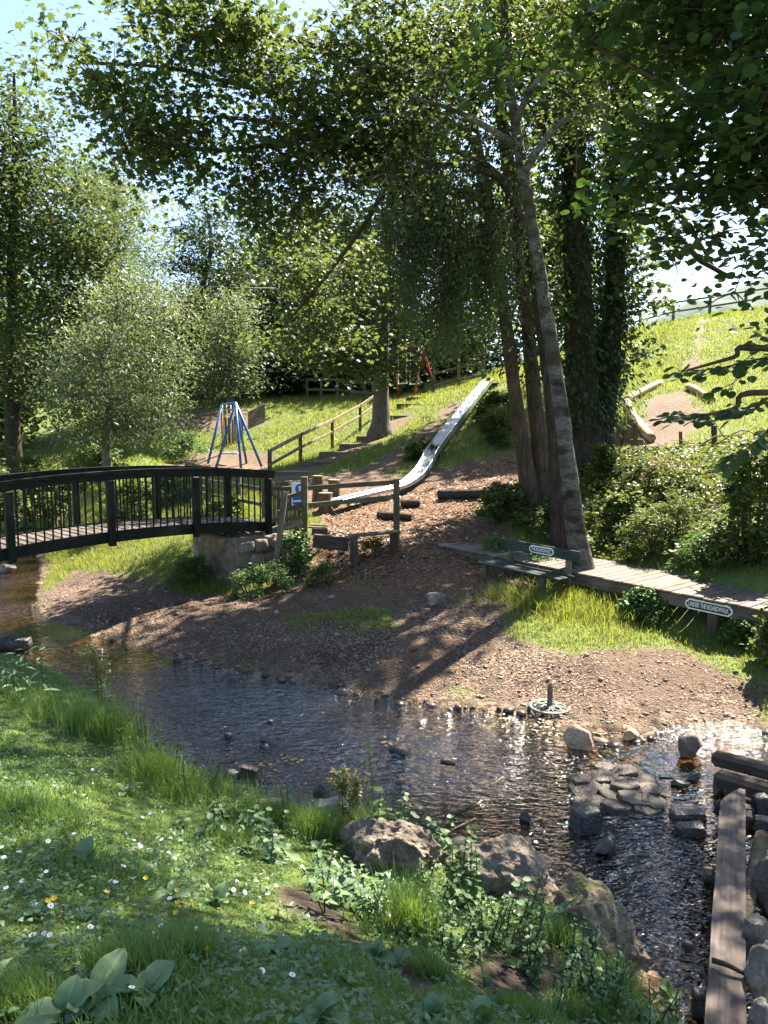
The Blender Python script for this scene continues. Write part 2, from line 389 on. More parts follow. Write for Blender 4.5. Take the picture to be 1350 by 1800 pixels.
MT['log'] = bark_mat('log_bark', [(.045,.033,.025),(.11,.085,.065),(.21,.17,.13)], sc=(2,7,7), moss=(.08,.08,.035))
MT['wetlog'] = bark_mat('wet_log', [(.02,.016,.013),(.05,.04,.033),(.10,.08,.068)], sc=(1.5,9,9))
MT['palelog'] = bark_mat('pale_stripped_log', [(.20,.14,.08),(.34,.26,.17),(.45,.36,.25)], sc=(3,3,3), bump=.5)
MT['cut'] = plain_mat('cut_wood_end', (.30,.19,.11), .8, .1, var=.5, sc=14)
MT['stump'] = bark_mat('stump_bark', [(.05,.033,.022),(.13,.085,.055),(.24,.16,.11)], sc=(7,7,1.2))
MT['birch'] = bark_mat('pale_flecked_bark', [(.05,.044,.04),(.15,.136,.127),(.28,.262,.25)], sc=(6,6,14), patch=(.034,.028,.022), horiz=True, moss=(.06,.048,.034))
MT['bark'] = bark_mat('brown_bark', [(.035,.024,.017),(.085,.06,.043),(.15,.11,.08)], moss=(.05,.05,.02))
MT['bark_red'] = bark_mat('reddish_bark', [(.035,.022,.015),(.08,.053,.037),(.14,.098,.07)], sc=(7,7,1.2), moss=(.035,.04,.016))
MT['bark_dark'] = bark_mat('dark_bark', [(.015,.012,.01),(.04,.03,.024),(.075,.06,.048)])
MT['bark_grey'] = bark_mat('grey_bark', [(.06,.05,.042),(.12,.105,.09),(.19,.17,.15)])
MT['twig'] = plain_mat('dead_twig_bark', (.16,.115,.085), .85, .15)
MT['concrete'] = rock_mat('old_concrete', [(.085,.063,.046),(.165,.13,.10),(.29,.245,.20)], 5, bump=1.0, moss=(.05,.05,.015), moss_at=.76)
MT['mossrock'] = rock_mat('mossy_concrete', [(.075,.058,.04),(.15,.118,.083),(.26,.215,.165)], 5, bump=1.0, moss=(.07,.075,.012), moss_at=.70)
MT['stone_tan'] = rock_mat('sandstone', [(.22,.15,.095),(.34,.245,.165),(.44,.34,.245)], 5)
MT['stone_brown'] = rock_mat('brown_stone', [(.08,.058,.042),(.15,.115,.085),(.24,.19,.145)], 5)
MT['stone_dark'] = rock_mat('dark_wet_stone', [(.022,.02,.019),(.05,.046,.044),(.09,.083,.08)], 6, rough=.35, spec=.5)
MT['stone_grey'] = rock_mat('grey_stone', [(.115,.10,.083),(.19,.168,.142),(.28,.25,.215)], 6)
MT['stone_slab'] = rock_mat('dark_slab_stone', [(.035,.027,.022),(.075,.058,.047),(.13,.105,.088)], 6, rough=.5)
MT['steel'] = plain_mat('brushed_steel', (.50,.53,.57), .36, .5, metal=1.0, var=.12, sc=3)
MT['blue'] = plain_mat('blue_paint', (.025,.11,.30), .45, .4)
MT['red'] = plain_mat('red_paint', (.45,.02,.035), .4, .5)
MT['yellow'] = plain_mat('yellow_paint', (.60,.36,.03), .4, .5)
MT['white'] = plain_mat('white_paint', (.75,.75,.73), .45, .4, var=.08)
MT['black_sign'] = plain_mat('black_sign_paint', (.018,.02,.026), .4, .5)
MT['blue_sign'] = plain_mat('blue_sign_print', (.02,.10,.45), .4, .4, var=.05)
MT['iron'] = plain_mat('verdigris_cast_iron', (.17,.175,.15), .6, .4, var=.35, sc=25)
MT['tube'] = plain_mat('grey_steel_tube', (.12,.12,.115), .45, .5, metal=.6)
MT['turquoise'] = plain_mat('pale_turquoise_plastic', (.35,.55,.55), .5, .4)
MT['wire'] = plain_mat('wire', (.06,.06,.06), .5, .3)
# foliage
MT['maple'] = leaf_mat('maple_leaf', [(.036,.060,.026),(.050,.078,.034),(.064,.090,.040)], trans=(.18,.24,.035), tw=.38, gloss=.25, rough=.5)
MT['alder'] = leaf_mat('alder_leaf', [(.036,.058,.028),(.050,.076,.036),(.064,.088,.042)], trans=(.18,.24,.04), tw=.38, gloss=.3, rough=.5)
MT['broad'] = leaf_mat('rounded_leaf', [(.022,.050,.018),(.034,.070,.026),(.045,.085,.03)], trans=(.12,.22,.02), tw=.30, gloss=.5)
MT['ivy'] = leaf_mat('ivy_leaf', [(.015,.030,.010),(.026,.048,.014),(.045,.07,.02)], trans=(.12,.18,.02), tw=.22, gloss=.22, rough=.5)
MT['sycamore'] = leaf_mat('sunlit_sycamore_leaf', [(.045,.08,.018),(.065,.105,.022),(.09,.12,.028)], trans=(.26,.32,.02), tw=.40)
MT['ash'] = leaf_mat('light_green_leaf', [(.042,.066,.026),(.058,.086,.034),(.078,.104,.044)], trans=(.15,.20,.045), tw=.30, gloss=.2)
MT['willow'] = leaf_mat('grey_green_leaf', [(.07,.095,.048),(.11,.14,.075),(.15,.18,.10)], trans=(.20,.26,.07), tw=.35)
MT['pine'] = leaf_mat('dark_pine_leaf', [(.022,.042,.020),(.036,.062,.026),(.05,.08,.034)], trans=(.07,.11,.03), tw=.25)
MT['holly'] = leaf_mat('very_dark_leaf', [(.012,.026,.011),(.02,.04,.015),(.032,.055,.022)], trans=(.05,.08,.02), tw=.2, gloss=.4)
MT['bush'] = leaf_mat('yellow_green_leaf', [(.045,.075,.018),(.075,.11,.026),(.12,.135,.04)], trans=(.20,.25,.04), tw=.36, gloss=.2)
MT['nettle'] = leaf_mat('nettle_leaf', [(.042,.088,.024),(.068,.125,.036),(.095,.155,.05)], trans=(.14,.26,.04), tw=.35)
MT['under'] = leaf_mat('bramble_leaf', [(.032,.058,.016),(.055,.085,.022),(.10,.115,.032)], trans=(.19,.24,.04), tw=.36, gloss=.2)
MT['dryleaf'] = leaf_mat('dry_brown_leaf', [(.14,.09,.04),(.22,.15,.06),(.28,.20,.09)], trans=(.2,.14,.05), tw=.25)
MT['dock'] = leaf_mat('dock_leaf', [(.08,.15,.060),(.115,.19,.08),(.15,.23,.105)], trans=(.14,.26,.04), tw=.25, gloss=.45)
MT['seed'] = leaf_mat('yellow_green_seed', [(.12,.14,.03),(.17,.17,.05),(.20,.15,.05)], trans=(.2,.2,.05), tw=.25)
MT['grass'] = leaf_mat('lawn_grass_blade', [(.075,.145,.032),(.11,.20,.046),(.15,.245,.062),(.22,.24,.10)], trans=(.26,.40,.04), tw=.40, rough=.5)
MT['hillgrass'] = leaf_mat('meadow_grass_blade', [(.085,.12,.018),(.13,.165,.026),(.18,.20,.04),(.28,.25,.09)], trans=(.34,.38,.04), tw=.40)
MT['litter'] = leaf_mat('fallen_leaf', [(.055,.03,.018),(.10,.058,.034),(.15,.092,.057),(.21,.14,.085),(.34,.27,.15)], trans=(.2,.15,.06), tw=.15)
MT['pebble'] = None
def pebble_mat(nm, k, ro=.6):
    m, N, L, out = newmat(nm); g = N.new('ShaderNodeNewGeometry')
    r = ramp(N, [(p, tuple(v*k for v in c)) for p, c in ((0, (.06,.048,.04)), (.35, (.13,.10,.083)), (.7, (.20,.16,.135)), (1, (.34,.28,.24)))]); L.new(g.outputs['Random Per Island'], r.inputs[0])
    b = bsdf(N, ro, .35); L.new(r.outputs[0], b.inputs['Base Color']); L.new(b.outputs[0], out.inputs[0]); return m
MT['pebble'] = pebble_mat('mixed_pebbles', .9); MT['wet_pebble'] = pebble_mat('wet_pebbles', .42, .35)
MT['rib'] = plain_mat('pale_leaf_rib', (.16,.22,.09), .6, .3)
# ------------------------------------------------------------------ ground sheet
GRAVEL = gpoly((58,1062),(128,1003),(205,1012),(300,1035),(380,1046),(490,1030),(548,985),(545,905),(470,872),(470,838),(540,838),(575,835),(640,822),(690,842),(735,838),
               (800,815),(905,800),(960,815),(985,850),(900,880),(850,905),(880,930),(905,1000),(985,1045),(905,1075),(900,1120),(1010,1150),(1120,1145),(1180,1130),(1300,1190),(1345,1215),(1350,1290))
GRAVEL += [STREAM[k] for k in range(2, 16)]
BARKZ = gpoly((548,985),(545,905),(600,868),(640,862),(700,880),(760,850),(905,800),(960,815),(985,850),(900,880),(850,905),(880,930),(905,1000),(860,1030),(700,1045),(620,1040))
PATHZ = [gpoly((560,880),(600,835),(660,812),(700,790),(740,752),(790,715),(815,702),(822,712),(790,738),(750,780),(720,805),(700,838),(690,865),(600,880)),
         gpoly((270,832),(320,808),(480,792),(486,806),(470,838),(350,842)),
         gpoly((1095,765),(1120,740),(1150,700),(1195,685),(1228,700),(1235,735),(1215,775),(1160,790)),
         gpoly((1195,640),(1215,630),(1230,560),(1238,560),(1232,640),(1222,655)),
         gpoly((310,730),(420,715),(470,745),(420,770),(300,765)),
         gpoly((480,838),(505,825),(580,800),(660,755),(720,725),(735,735),(670,775),(600,812),(530,842))]
BARE = [gpoly((488,1560),(520,1550),(585,1590),(640,1640),(720,1690),(790,1745),(740,1755),(640,1690),(560,1640),(500,1600)),
        gpoly((820,1700),(870,1668),(940,1645),(1000,1690),(985,1740),(930,1775),(850,1775))]
GPATCH = [gpoly((490,1095),(520,1072),(600,1066),(680,1070),(710,1085),(690,1120),(600,1118),(520,1112)), gpoly((590,1015),(640,1010),(650,1035),(590,1040)), gpoly((430,1035),(480,1040),(500,1052),(430,1050))]
BOX_U = np.arange(-4.05, 4.051, .0165); xs = 4.0*np.sinh(BOX_U)
vs_ = np.arange(-2.4, 4.12, .0165); ys = 6.0+5.0*np.sinh(vs_)
GX, GY = np.meshgrid(xs, ys); gx = GX.ravel(); gy = GY.ravel(); gz = height(gx, gy)
def zone_field(x, y):
    n = fbm(x*1.1, y*1.1, 41)*1.1 + fbm(x*5, y*5, 43)*.35
    k = .6+.02*np.maximum(y-8, 0)
    dg = sdist(GRAVEL, x, y)
    grav = sstep(-.25, .25, dg/k + n)
    bark = sstep(-.3, .4, sdist(BARKZ, x, y)/k + n)*grav
    path = np.zeros_like(x)
    for p in PATHZ: path = np.maximum(path, sstep(-.25, .35, sdist(p, x, y)/k + n*.8))
    bare = np.zeros_like(x)
    for p in BARE: bare = np.maximum(bare, sstep(-.06, .08, sdist(p, x, y) + fbm(x*4, y*4, 45)*.18))
    patch = np.zeros_like(x)
    for p in GPATCH: patch = np.maximum(patch, sstep(-.1, .5, sdist(p, x, y)+n*.7))
    patch *= sstep(.30, .52, fbm(x*2.6, y*2.6, 49)+.5)
    st = sstep(-.28, .03, sdist(STREAM, x, y)+fbm(x*3, y*3, 47)*.25)
    grass = (1-grav)*(1-path)*(1-bare)*(1-st); grass = np.maximum(grass, patch*.8)
    return grass, np.maximum(bark, 0), np.maximum(path, 0), np.maximum(bare, 0), st
zg, zb, zp, zr, zs = zone_field(gx, gy)
ny, nx = GX.shape
idx = np.arange(ny*nx).reshape(ny, nx)
faces = np.stack([idx[:-1,:-1].ravel(), idx[:-1,1:].ravel(), idx[1:,1:].ravel(), idx[1:,:-1].ravel()], 1)
gme = np_mesh('ground', np.stack([gx, gy, gz], 1), faces, True)
ca = gme.attributes.new('zone', 'FLOAT_COLOR', 'POINT'); ca.data.foreach_set('color', np.stack([zg, zb, zp, zr], 1).astype(np.float32).ravel())
cs = gme.attributes.new('wet', 'FLOAT', 'POINT'); cs.data.foreach_set('value', zs.astype(np.float32))
def ground_mat():
    m, N, L, out = newmat('ground_soil')
    tc = N.new('ShaderNodeTexCoord'); P = tc.outputs['Object']
    a = N.new('ShaderNodeAttribute'); a.attribute_name = 'zone'; sp = N.new('ShaderNodeSeparateColor'); L.new(a.outputs['Color'], sp.inputs[0])
    w = N.new('ShaderNodeAttribute'); w.attribute_name = 'wet'
    def noise(sc, d=6, r=.6):
        n = N.new('ShaderNodeTexNoise'); n.inputs['Scale'].default_value = sc; n.inputs['Detail'].default_value = d; n.inputs['Roughness'].default_value = r; L.new(P, n.inputs['Vector']); return n
    def mix(f, c1, c2, bt='MIX'):
        x = N.new('ShaderNodeMix'); x.data_type = 'RGBA'; x.blend_type = bt
        (L.new(f, x.inputs[0]) if not isinstance(f, float) else setattr(x.inputs[0], 'default_value', f))
        for k, c in ((6, c1), (7, c2)):
            (setattr(x.inputs[k], 'default_value', rgb(c)) if isinstance(c, tuple) else L.new(c, x.inputs[k]))
        return x.outputs[2]
    v1 = N.new('ShaderNodeTexVoronoi'); v1.inputs['Scale'].default_value = 48; L.new(P, v1.inputs['Vector'])
    v2 = N.new('ShaderNodeTexVoronoi'); v2.inputs['Scale'].default_value = 15; L.new(P, v2.inputs['Vector'])
    s1 = N.new('ShaderNodeSeparateColor'); L.new(v1.outputs['Color'], s1.inputs[0])
    s2 = N.new('ShaderNodeSeparateColor'); L.new(v2.outputs['Color'], s2.inputs[0])
    n1 = noise(1.4); n2 = noise(9, 7, .7); n3 = noise(55, 4)
    grav = ramp(N, [(0, (.046,.028,.018)), (.4, (.098,.064,.045)), (.7, (.175,.122,.090)), (1, (.36,.275,.215))]); L.new(s1.outputs[0], grav.inputs[0])
    gr2 = ramp(N, [(.32, (.48,.44,.41)), (.62, (1.12,1.08,1.05))]); L.new(n1.outputs[0], gr2.inputs[0])
    gravel = mix(.85, grav.outputs[0], gr2.outputs[0], 'MULTIPLY')
    n5 = noise(.9, 5, .6); sm_ = ramp(N, [(.44, (0,0,0)), (.56, (.8,.8,.8))]); L.new(n5.outputs[0], sm_.inputs[0])
    soil = ramp(N, [(.3, (.072,.043,.027)), (.55, (.115,.074,.049)), (.75, (.165,.112,.078))]); L.new(n2.outputs[0], soil.inputs[0]); gravel = mix(sm_.outputs[0], gravel, soil.outputs[0])
    bark = ramp(N, [(0, (.05,.024,.014)), (.45, (.12,.064,.038)), (.8, (.21,.118,.072)), (1, (.30,.19,.12))]); L.new(s1.outputs[1], bark.inputs[0])
    dirt = ramp(N, [(.3, (.095,.060,.038)), (.5, (.145,.096,.064)), (.7, (.20,.14,.097))]); L.new(n2.outputs[0], dirt.inputs[0])
    bare = ramp(N, [(.3, (.033,.024,.018)), (.55, (.062,.046,.036)), (.75, (.10,.078,.06))]); L.new(n2.outputs[0], bare.inputs[0])
    gras = ramp(N, [(.3, (.06,.085,.02)), (.5, (.105,.15,.034)), (.7, (.16,.19,.055))]); L.new(n2.outputs[0], gras.inputs[0])
    bed = ramp(N, [(0, (.04,.025,.014)), (.4, (.10,.064,.037)), (.75, (.18,.122,.08)), (1, (.30,.22,.155))]); L.new(s2.outputs[0], bed.inputs[0])
    bed2 = mix(.6, bed.outputs[0], gr2.outputs[0], 'MULTIPLY')
    c = mix(sp.outputs[1], gravel, bark.outputs[0]); c = mix(sp.outputs[2], c, dirt.outputs[0]); c = mix(a.outputs['Alpha'], c, bare.outputs[0])
    c = mix(sp.outputs[0], c, gras.outputs[0]); c = mix(w.outputs['Fac'], c, bed2)
    b = bsdf(N, .85, .2); L.new(c, b.inputs['Base Color'])
    mr = N.new('ShaderNodeMapRange'); mr.inputs[3].default_value = .85; mr.inputs[4].default_value = .35; L.new(w.outputs['Fac'], mr.inputs[0]); L.new(mr.outputs[0], b.inputs['Roughness'])
    m1 = N.new('ShaderNodeMath'); m1.operation = 'MULTIPLY_ADD'; L.new(v1.outputs['Distance'], m1.inputs[0]); m1.inputs[1].default_value = -.8; L.new(n3.outputs[0], m1.inputs[2])
    m2 = N.new('ShaderNodeMath'); m2.operation = 'MULTIPLY_ADD'; L.new(v2.outputs['Distance'], m2.inputs[0]); m2.inputs[1].default_value = -.8; L.new(m1.outputs[0], m2.inputs[2])
    bp = N.new('ShaderNodeBump'); bp.inputs['Strength'].default_value = .9; bp.inputs['Distance'].default_value = .03; L.new(m2.outputs[0], bp.inputs['Height']); L.new(bp.outputs[0], b.inputs['Normal'])
    L.new(b.outputs[0], out.inputs[0]); return m
ground = link('ground', gme, ground_mat()); tag(ground, 'stream banks, gravel shore and grassy hillside', kind='structure')

# ------------------------------------------------------------------ stream water
def water_mat():
    m, N, L, out = newmat('stream_water')
    tc = N.new('ShaderNodeTexCoord'); P = tc.outputs['Object']
    mp = N.new('ShaderNodeMapping'); mp.inputs['Rotation'].default_value = (0,0,math.radians(-38)); mp.inputs['Scale'].default_value = (1.0,2.3,1); L.new(P, mp.inputs[0])
    n1 = N.new('ShaderNodeTexNoise'); n1.inputs['Scale'].default_value = 6.0; n1.inputs['Detail'].default_value = 1.5; n1.inputs['Distortion'].default_value = .6; L.new(mp.outputs[0], n1.inputs['Vector'])
    n2 = N.new('ShaderNodeTexNoise'); n2.inputs['Scale'].default_value = 15; n2.inputs['Detail'].default_value = 1; n2.inputs['Distortion'].default_value = .8; L.new(mp.outputs[0], n2.inputs['Vector'])
    # ripple amount: riffle and run are choppy, pools are calm
    a = N.new('ShaderNodeAttribute'); a.attribute_name = 'chop'
    ad = N.new('ShaderNodeMath'); ad.operation = 'MULTIPLY_ADD'; L.new(n2.outputs[0], ad.inputs[0]); ad.inputs[1].default_value = .5; L.new(n1.outputs[0], ad.inputs[2])
    mu = N.new('ShaderNodeMath'); mu.operation = 'MULTIPLY'; L.new(ad.outputs[0], mu.inputs[0]); L.new(a.outputs['Fac'], mu.inputs[1])
    bp = N.new('ShaderNodeBump'); bp.inputs['Strength'].default_value = 1.0; bp.inputs['Distance'].default_value = .12; L.new(mu.outputs[0], bp.inputs['Height'])
    fr = N.new('ShaderNodeFresnel'); fr.inputs['IOR'].default_value = 1.34; L.new(bp.outputs[0], fr.inputs['Normal'])
    tr = N.new('ShaderNodeBsdfTransparent'); da = N.new('ShaderNodeAttribute'); da.attribute_name = 'depth'
    cb = N.new('ShaderNodeCombineColor')
    for k_, ab in enumerate((3.2, 5.2, 9.5)):
        e_ = N.new('ShaderNodeMath'); e_.operation = 'POWER'; e_.inputs[0].default_value = math.exp(-ab); L.new(da.outputs['Fac'], e_.inputs[1]); L.new(e_.outputs[0], cb.inputs[k_])
    L.new(cb.outputs[0], tr.inputs[0])
    gl = N.new('ShaderNodeBsdfGlossy'); gl.inputs['Roughness'].default_value = .045; L.new(bp.outputs[0], gl.inputs['Normal'])
    s = N.new('ShaderNodeMixShader'); fm = N.new('ShaderNodeMath'); fm.operation = 'MULTIPLY_ADD'; fm.use_clamp = True; L.new(fr.outputs[0], fm.inputs[0]); fm.inputs[1].default_value = 3.0; ao = N.new('ShaderNodeMath'); ao.operation = 'MULTIPLY_ADD'; L.new(a.outputs['Fac'], ao.inputs[0]); ao.inputs[1].default_value = .13; ao.inputs[2].default_value = -.03; L.new(ao.outputs[0], fm.inputs[2]); L.new(fm.outputs[0], s.inputs[0]); L.new(tr.outputs[0], s.inputs[1]); L.new(gl.outputs[0], s.inputs[2]); L.new(s.outputs[0], out.inputs[0])
    return m
wx = np.arange(-16, 6.01, .16); wy = np.arange(-6, 36.01, .16)
WX, WY = np.meshgrid(wx, wy); wi = np.arange(WX.size).reshape(WX.shape)
wf = np.stack([wi[:-1,:-1].ravel(), wi[:-1,1:].ravel(), wi[1:,1:].ravel(), wi[1:,:-1].ravel()], 1)
wme = np_mesh('water', np.stack([WX.ravel(), WY.ravel(), np.zeros(WX.size)], 1), wf, True)
RIFF = gpoly((300,1190),(430,1195),(700,1235),(860,1255),(880,1300),(860,1420),(640,1440),(420,1390),(330,1340),(260,1290),(250,1240))
RUN = gpoly((1080,1500),(1130,1470),(1260,1480),(1270,1800),(1180,1800),(1080,1620))
ch = .30+.95*sstep(-.4, .5, sdist(RIFF, WX.ravel(), WY.ravel()))+.6*sstep(-.3, .5, sdist(RUN, WX.ravel(), WY.ravel()))
ch = (ch-.12)*(.35+1.15*sstep(.25, .7, fbm(WX.ravel()*.9, WY.ravel()*.9, 55)+.5))
wa = wme.attributes.new('chop', 'FLOAT', 'POINT'); wa.data.foreach_set('value', ch.astype(np.float32))
dp_ = wme.attributes.new('depth', 'FLOAT', 'POINT'); dp_.data.foreach_set('value', (np.clip(-height(WX.ravel(), WY.ravel()), 0, .6)+.03).astype(np.float32))
water = link('water', wme, water_mat()); tag(water, 'shallow stream water', kind='structure')

# ------------------------------------------------------------------ leaves
def _fan(outline, cz_=.0):
    pts = [(0, .42, .05)]+[(x, y, z) for x, y, z in outline]
    n = len(outline); return np.array(pts), np.array([(0, 1+i, 1+(i+1) % n) for i in range(n)])
LEAF = {}
LEAF['diamond'] = (np.array([(0,0,0),(.36,.5,.10),(0,1,0),(-.36,.5,.10)]), np.array([(0,1,2),(0,2,3)]))
LEAF['narrow'] = (np.array([(0,0,0),(.14,.45,.04),(0,1,-.08),(-.14,.45,.04)]), np.array([(0,1,2),(0,2,3)]))
LEAF['oval'] = (np.array([(0,0,0),(.36,.28,.07),(.36,.68,.07),(0,1,-.04),(-.36,.68,.07),(-.36,.28,.07)]), np.array([(0,1,2),(0,2,3),(0,3,4),(0,4,5)]))
LEAF['round'] = (np.array([(0,0,0),(.30,.10,.04),(.48,.45,.08),(.32,.82,.05),(0,1.0,-.02),(-.32,.82,.05),(-.48,.45,.08),(-.30,.10,.04)]), np.array([(0,1,2),(0,2,3),(0,3,4),(0,4,5),(0,5,6),(0,6,7)]))
_o = [(0,0,0),(.16,.06,0),(.42,.10,-.04),(.30,.30,.02),(.58,.62,-.06),(.24,.62,.02),(.0,1.0,-.08)]
LEAF['maple'] = _fan(_o+[(-x, y, z) for x, y, z in _o[-2:0:-1]])
_o = [(0,0,0),(.34,.06,-.02),(.26,.36,.02),(.0,1.0,-.05)]
LEAF['ivy'] = _fan(_o+[(-x, y, z) for x, y, z in _o[-2:0:-1]])
LEAF['blade'] = (np.array([(-.5,0,0),(.5,0,0),(.40,.5,.05),(-.40,.5,.05),(0,1,.25)]), np.array([(0,1,2),(0,2,3),(3,2,4)]))
LEAF['tri'] = (np.array([(-.5,0,0),(.5,0,0),(0,1,.15)]), np.array([(0,1,2)]))
def norm(a): return a/np.maximum(np.linalg.norm(a, axis=-1, keepdims=True), 1e-9)
def leaf_arrays(kind, pos, dr, nr, size, width=None):
    T, Fc = LEAF[kind]; N_ = len(pos)
    y = norm(dr); x = norm(np.cross(y, nr)); z = np.cross(x, y)
    size = np.broadcast_to(np.asarray(size, float), (N_,)); wd = size if width is None else np.broadcast_to(np.asarray(width, float), (N_,))
    V = pos[:,None,:] + T[None,:,0:1]*x[:,None,:]*wd[:,None,None] + T[None,:,1:2]*y[:,None,:]*size[:,None,None] + T[None,:,2:3]*z[:,None,:]*size[:,None,None]
    k = len(T); Fa = (Fc[None]+(np.arange(N_)*k)[:,None,None]).reshape(-1, 3)
    return V.reshape(-1, 3), Fa
def leaf_obj(name, arrs, mat, parent=None, kind='stuff'):
    V = np.concatenate([a[0] for a in arrs]); off = np.cumsum([0]+[len(a[0]) for a in arrs[:-1]]); Fc = np.concatenate([a[1]+o for a, o in zip(arrs, off)])
    if parent is not None: V = V - np.array(world_loc(parent))
    o = link(name, np_mesh(name, V, Fc), mat, parent)
    if kind: o['kind'] = kind
    return o
def rand_leaf_dirs(n, droop=.35, up=.75):
    a = rng.uniform(0, 2*np.pi, n)
    d = np.stack([np.cos(a), np.sin(a), rng.normal(-droop, .35, n)], 1)
    nr = norm(rng.normal(0, 1, (n, 3)))*(1-up) + np.array([0, 0, up]); nr += rng.normal(0, .25, (n, 3))
    return norm(d), norm(nr)

# ------------------------------------------------------------------ trees
def tree(name, label, trunks, blobs, leaf, size, n, ncl, leafmat, barkmat, limbs=(), cr=.5, droop=.35, flat=.55, group=None, cat='tree', seg=10,
         twigs=4, shell=.45, hang=0.0, flare=True, up=.7, leafkind=None):
    """trunks / limbs: polylines of (Vector, radius); blobs: (centre, (rx, ry, rz), weight)"""
    trunks = [[(Vector((q[0][0].x, q[0][0].y, h1(q[0][0].x, q[0][0].y))), q[0][1])]+list(q[1:]) for q in trunks]
    base = Vector(trunks[0][0][0]); root = thing(name, label, cat, base, group)
    nodes = []; nrad = []
    for kk, (nm, polys) in enumerate((('trunk', trunks), ('limb', limbs))):
        for q, pl in enumerate(polys):
            sp = spline(pl, 6)
            if nm == 'trunk' and flare:
                r0 = sp[0][1]; sp = [(p, r*(1+.42*math.exp(-((p-sp[0][0]).length)/(r0*1.6)))) for p, r in sp]
                sp[0] = (sp[0][0]-Vector((0,0,.25)), sp[0][1]*1.1)
            V, Fc = tube_arrays([p for p, r in sp], [r for p, r in sp], seg if nm == 'trunk' else 7, True, .22, q+len(name))
            m = MB(); m.add(V, Fc); m.build(nm, barkmat, root, smooth=True)
            k0 = len(sp)//3 if nm == 'trunk' else 2
            for p, r in sp[k0:]: nodes.append(tuple(p)); nrad.append(r)
    nodes = np.array(nodes); nrad = np.array(nrad)
    wts = np.array([b[2] if len(b) > 2 else b[1][0]*b[1][1]*b[1][2] for b in blobs], float)**.75; wts /= wts.sum()
    cnt = rng.multinomial(ncl, wts); C = []
    for (b, k) in zip(blobs, cnt):
        u = norm(rng.normal(0, 1, (k, 3)))*(rng.uniform(0, 1, (k, 1))**shell)*np.where(rng.uniform(0, 1, (k, 1)) < .14, 1.32, .97); C.append(np.array(b[0])+u*np.array(b[1]))
    C = np.concatenate(C); order = np.argsort(np.min(np.linalg.norm(C[:,None]-nodes[None], axis=2), 1)); C = C[order]
    m = MB(); tw = []
    for c in C:
        d = np.linalg.norm(nodes-c, axis=1) + np.maximum(nodes[:,2]-c[2], 0)*(.5 if hang == 0 else .1)
        k = int(np.argmin(d)); a = Vector(nodes[k]); e = Vector(c); L_ = (e-a).length
        if L_ > .1:
            mid = a.lerp(e, .5)+Vector((random.gauss(0,.09), random.gauss(0,.09), random.uniform(.02,.16)))*L_
            r0 = min(nrad[k]*.6, .012+.014*L_)
            sp = spline([(a, r0), (mid, r0*.65), (e, r0*.3)], 3)
            V, Fc = tube_arrays([p for p, r in sp], [max(r, .004) for p, r in sp], 4 if r0 < .03 else 5, False); m.add(V, Fc)
            nodes = np.concatenate([nodes, np.array([tuple(p) for p, r in sp[2:]])]); nrad = np.concatenate([nrad, [r for p, r in sp[2:]]])
        if hang > 0:
            for t in range(5):
                q = e+Vector((random.gauss(0,.16), random.gauss(0,.16), 0)); V, Fc = tube_arrays([e, q, q+Vector((random.gauss(0,.05), 0, -hang*random.uniform(.5,1)))], [.006,.005,.002], 3, False); m.add(V, Fc)
        for t in range(twigs):
            o = Vector((random.gauss(0,.6), random.gauss(0,.6), random.gauss(-droop*.5,.35)))*cr
            V, Fc = tube_arrays([e, e+o*.5+Vector((0,0,.06*cr)), e+o], [.007,.005,.003], 3, False); m.add(V, Fc)
    if m.v: tag(m.build('branches', barkmat, root, smooth=True), kind='stuff')
    per = rng.multinomial(n, np.full(len(C), 1/len(C))); ci = np.repeat(np.arange(len(C)), per); N_ = len(ci)
    off = rng.normal(0, 1, (N_, 3))*cr*np.array([.62,.62,.62*flat]); off[:,2] -= droop*.35*np.hypot(off[:,0], off[:,1])
    if hang > 0: off[:,2] -= rng.uniform(0, 1, N_)**1.2*hang; off[:,:2] *= .55
    pos = C[ci]+off
    d, nr = rand_leaf_dirs(N_, droop + (.9 if hang > 0 else 0), up)
    sz = size*rng.uniform(.45, 1.3, N_)
    o = leaf_obj('crown', [leaf_arrays(leaf, pos, d, nr, sz)], leafmat, root)
    return root
def blob(px, py, Y, rx, ry, depth=None, w=None):
    c = at(px, py, Y); s = scale_at(c); a, b = rx*s, ry*s; dd = depth if depth is not None else (a+b)/2
    return (tuple(c), (a, dd, b), w if w is not None else a*b*dd)
def pl(Y, *pts):                       # polyline from photo measurements at distance Y (Y may be a (start, end) pair)
    n = len(pts); out = []
    for i, (px, py, w) in enumerate(pts):
        y = Y if not isinstance(Y, tuple) else Y[0]+(Y[1]-Y[0])*i/(n-1)
        p = at(px, py, y); out.append((p, w*scale_at(p)/2))
    return out
def onground(p): return Vector((p[0], p[1], h1(p[0], p[1])))

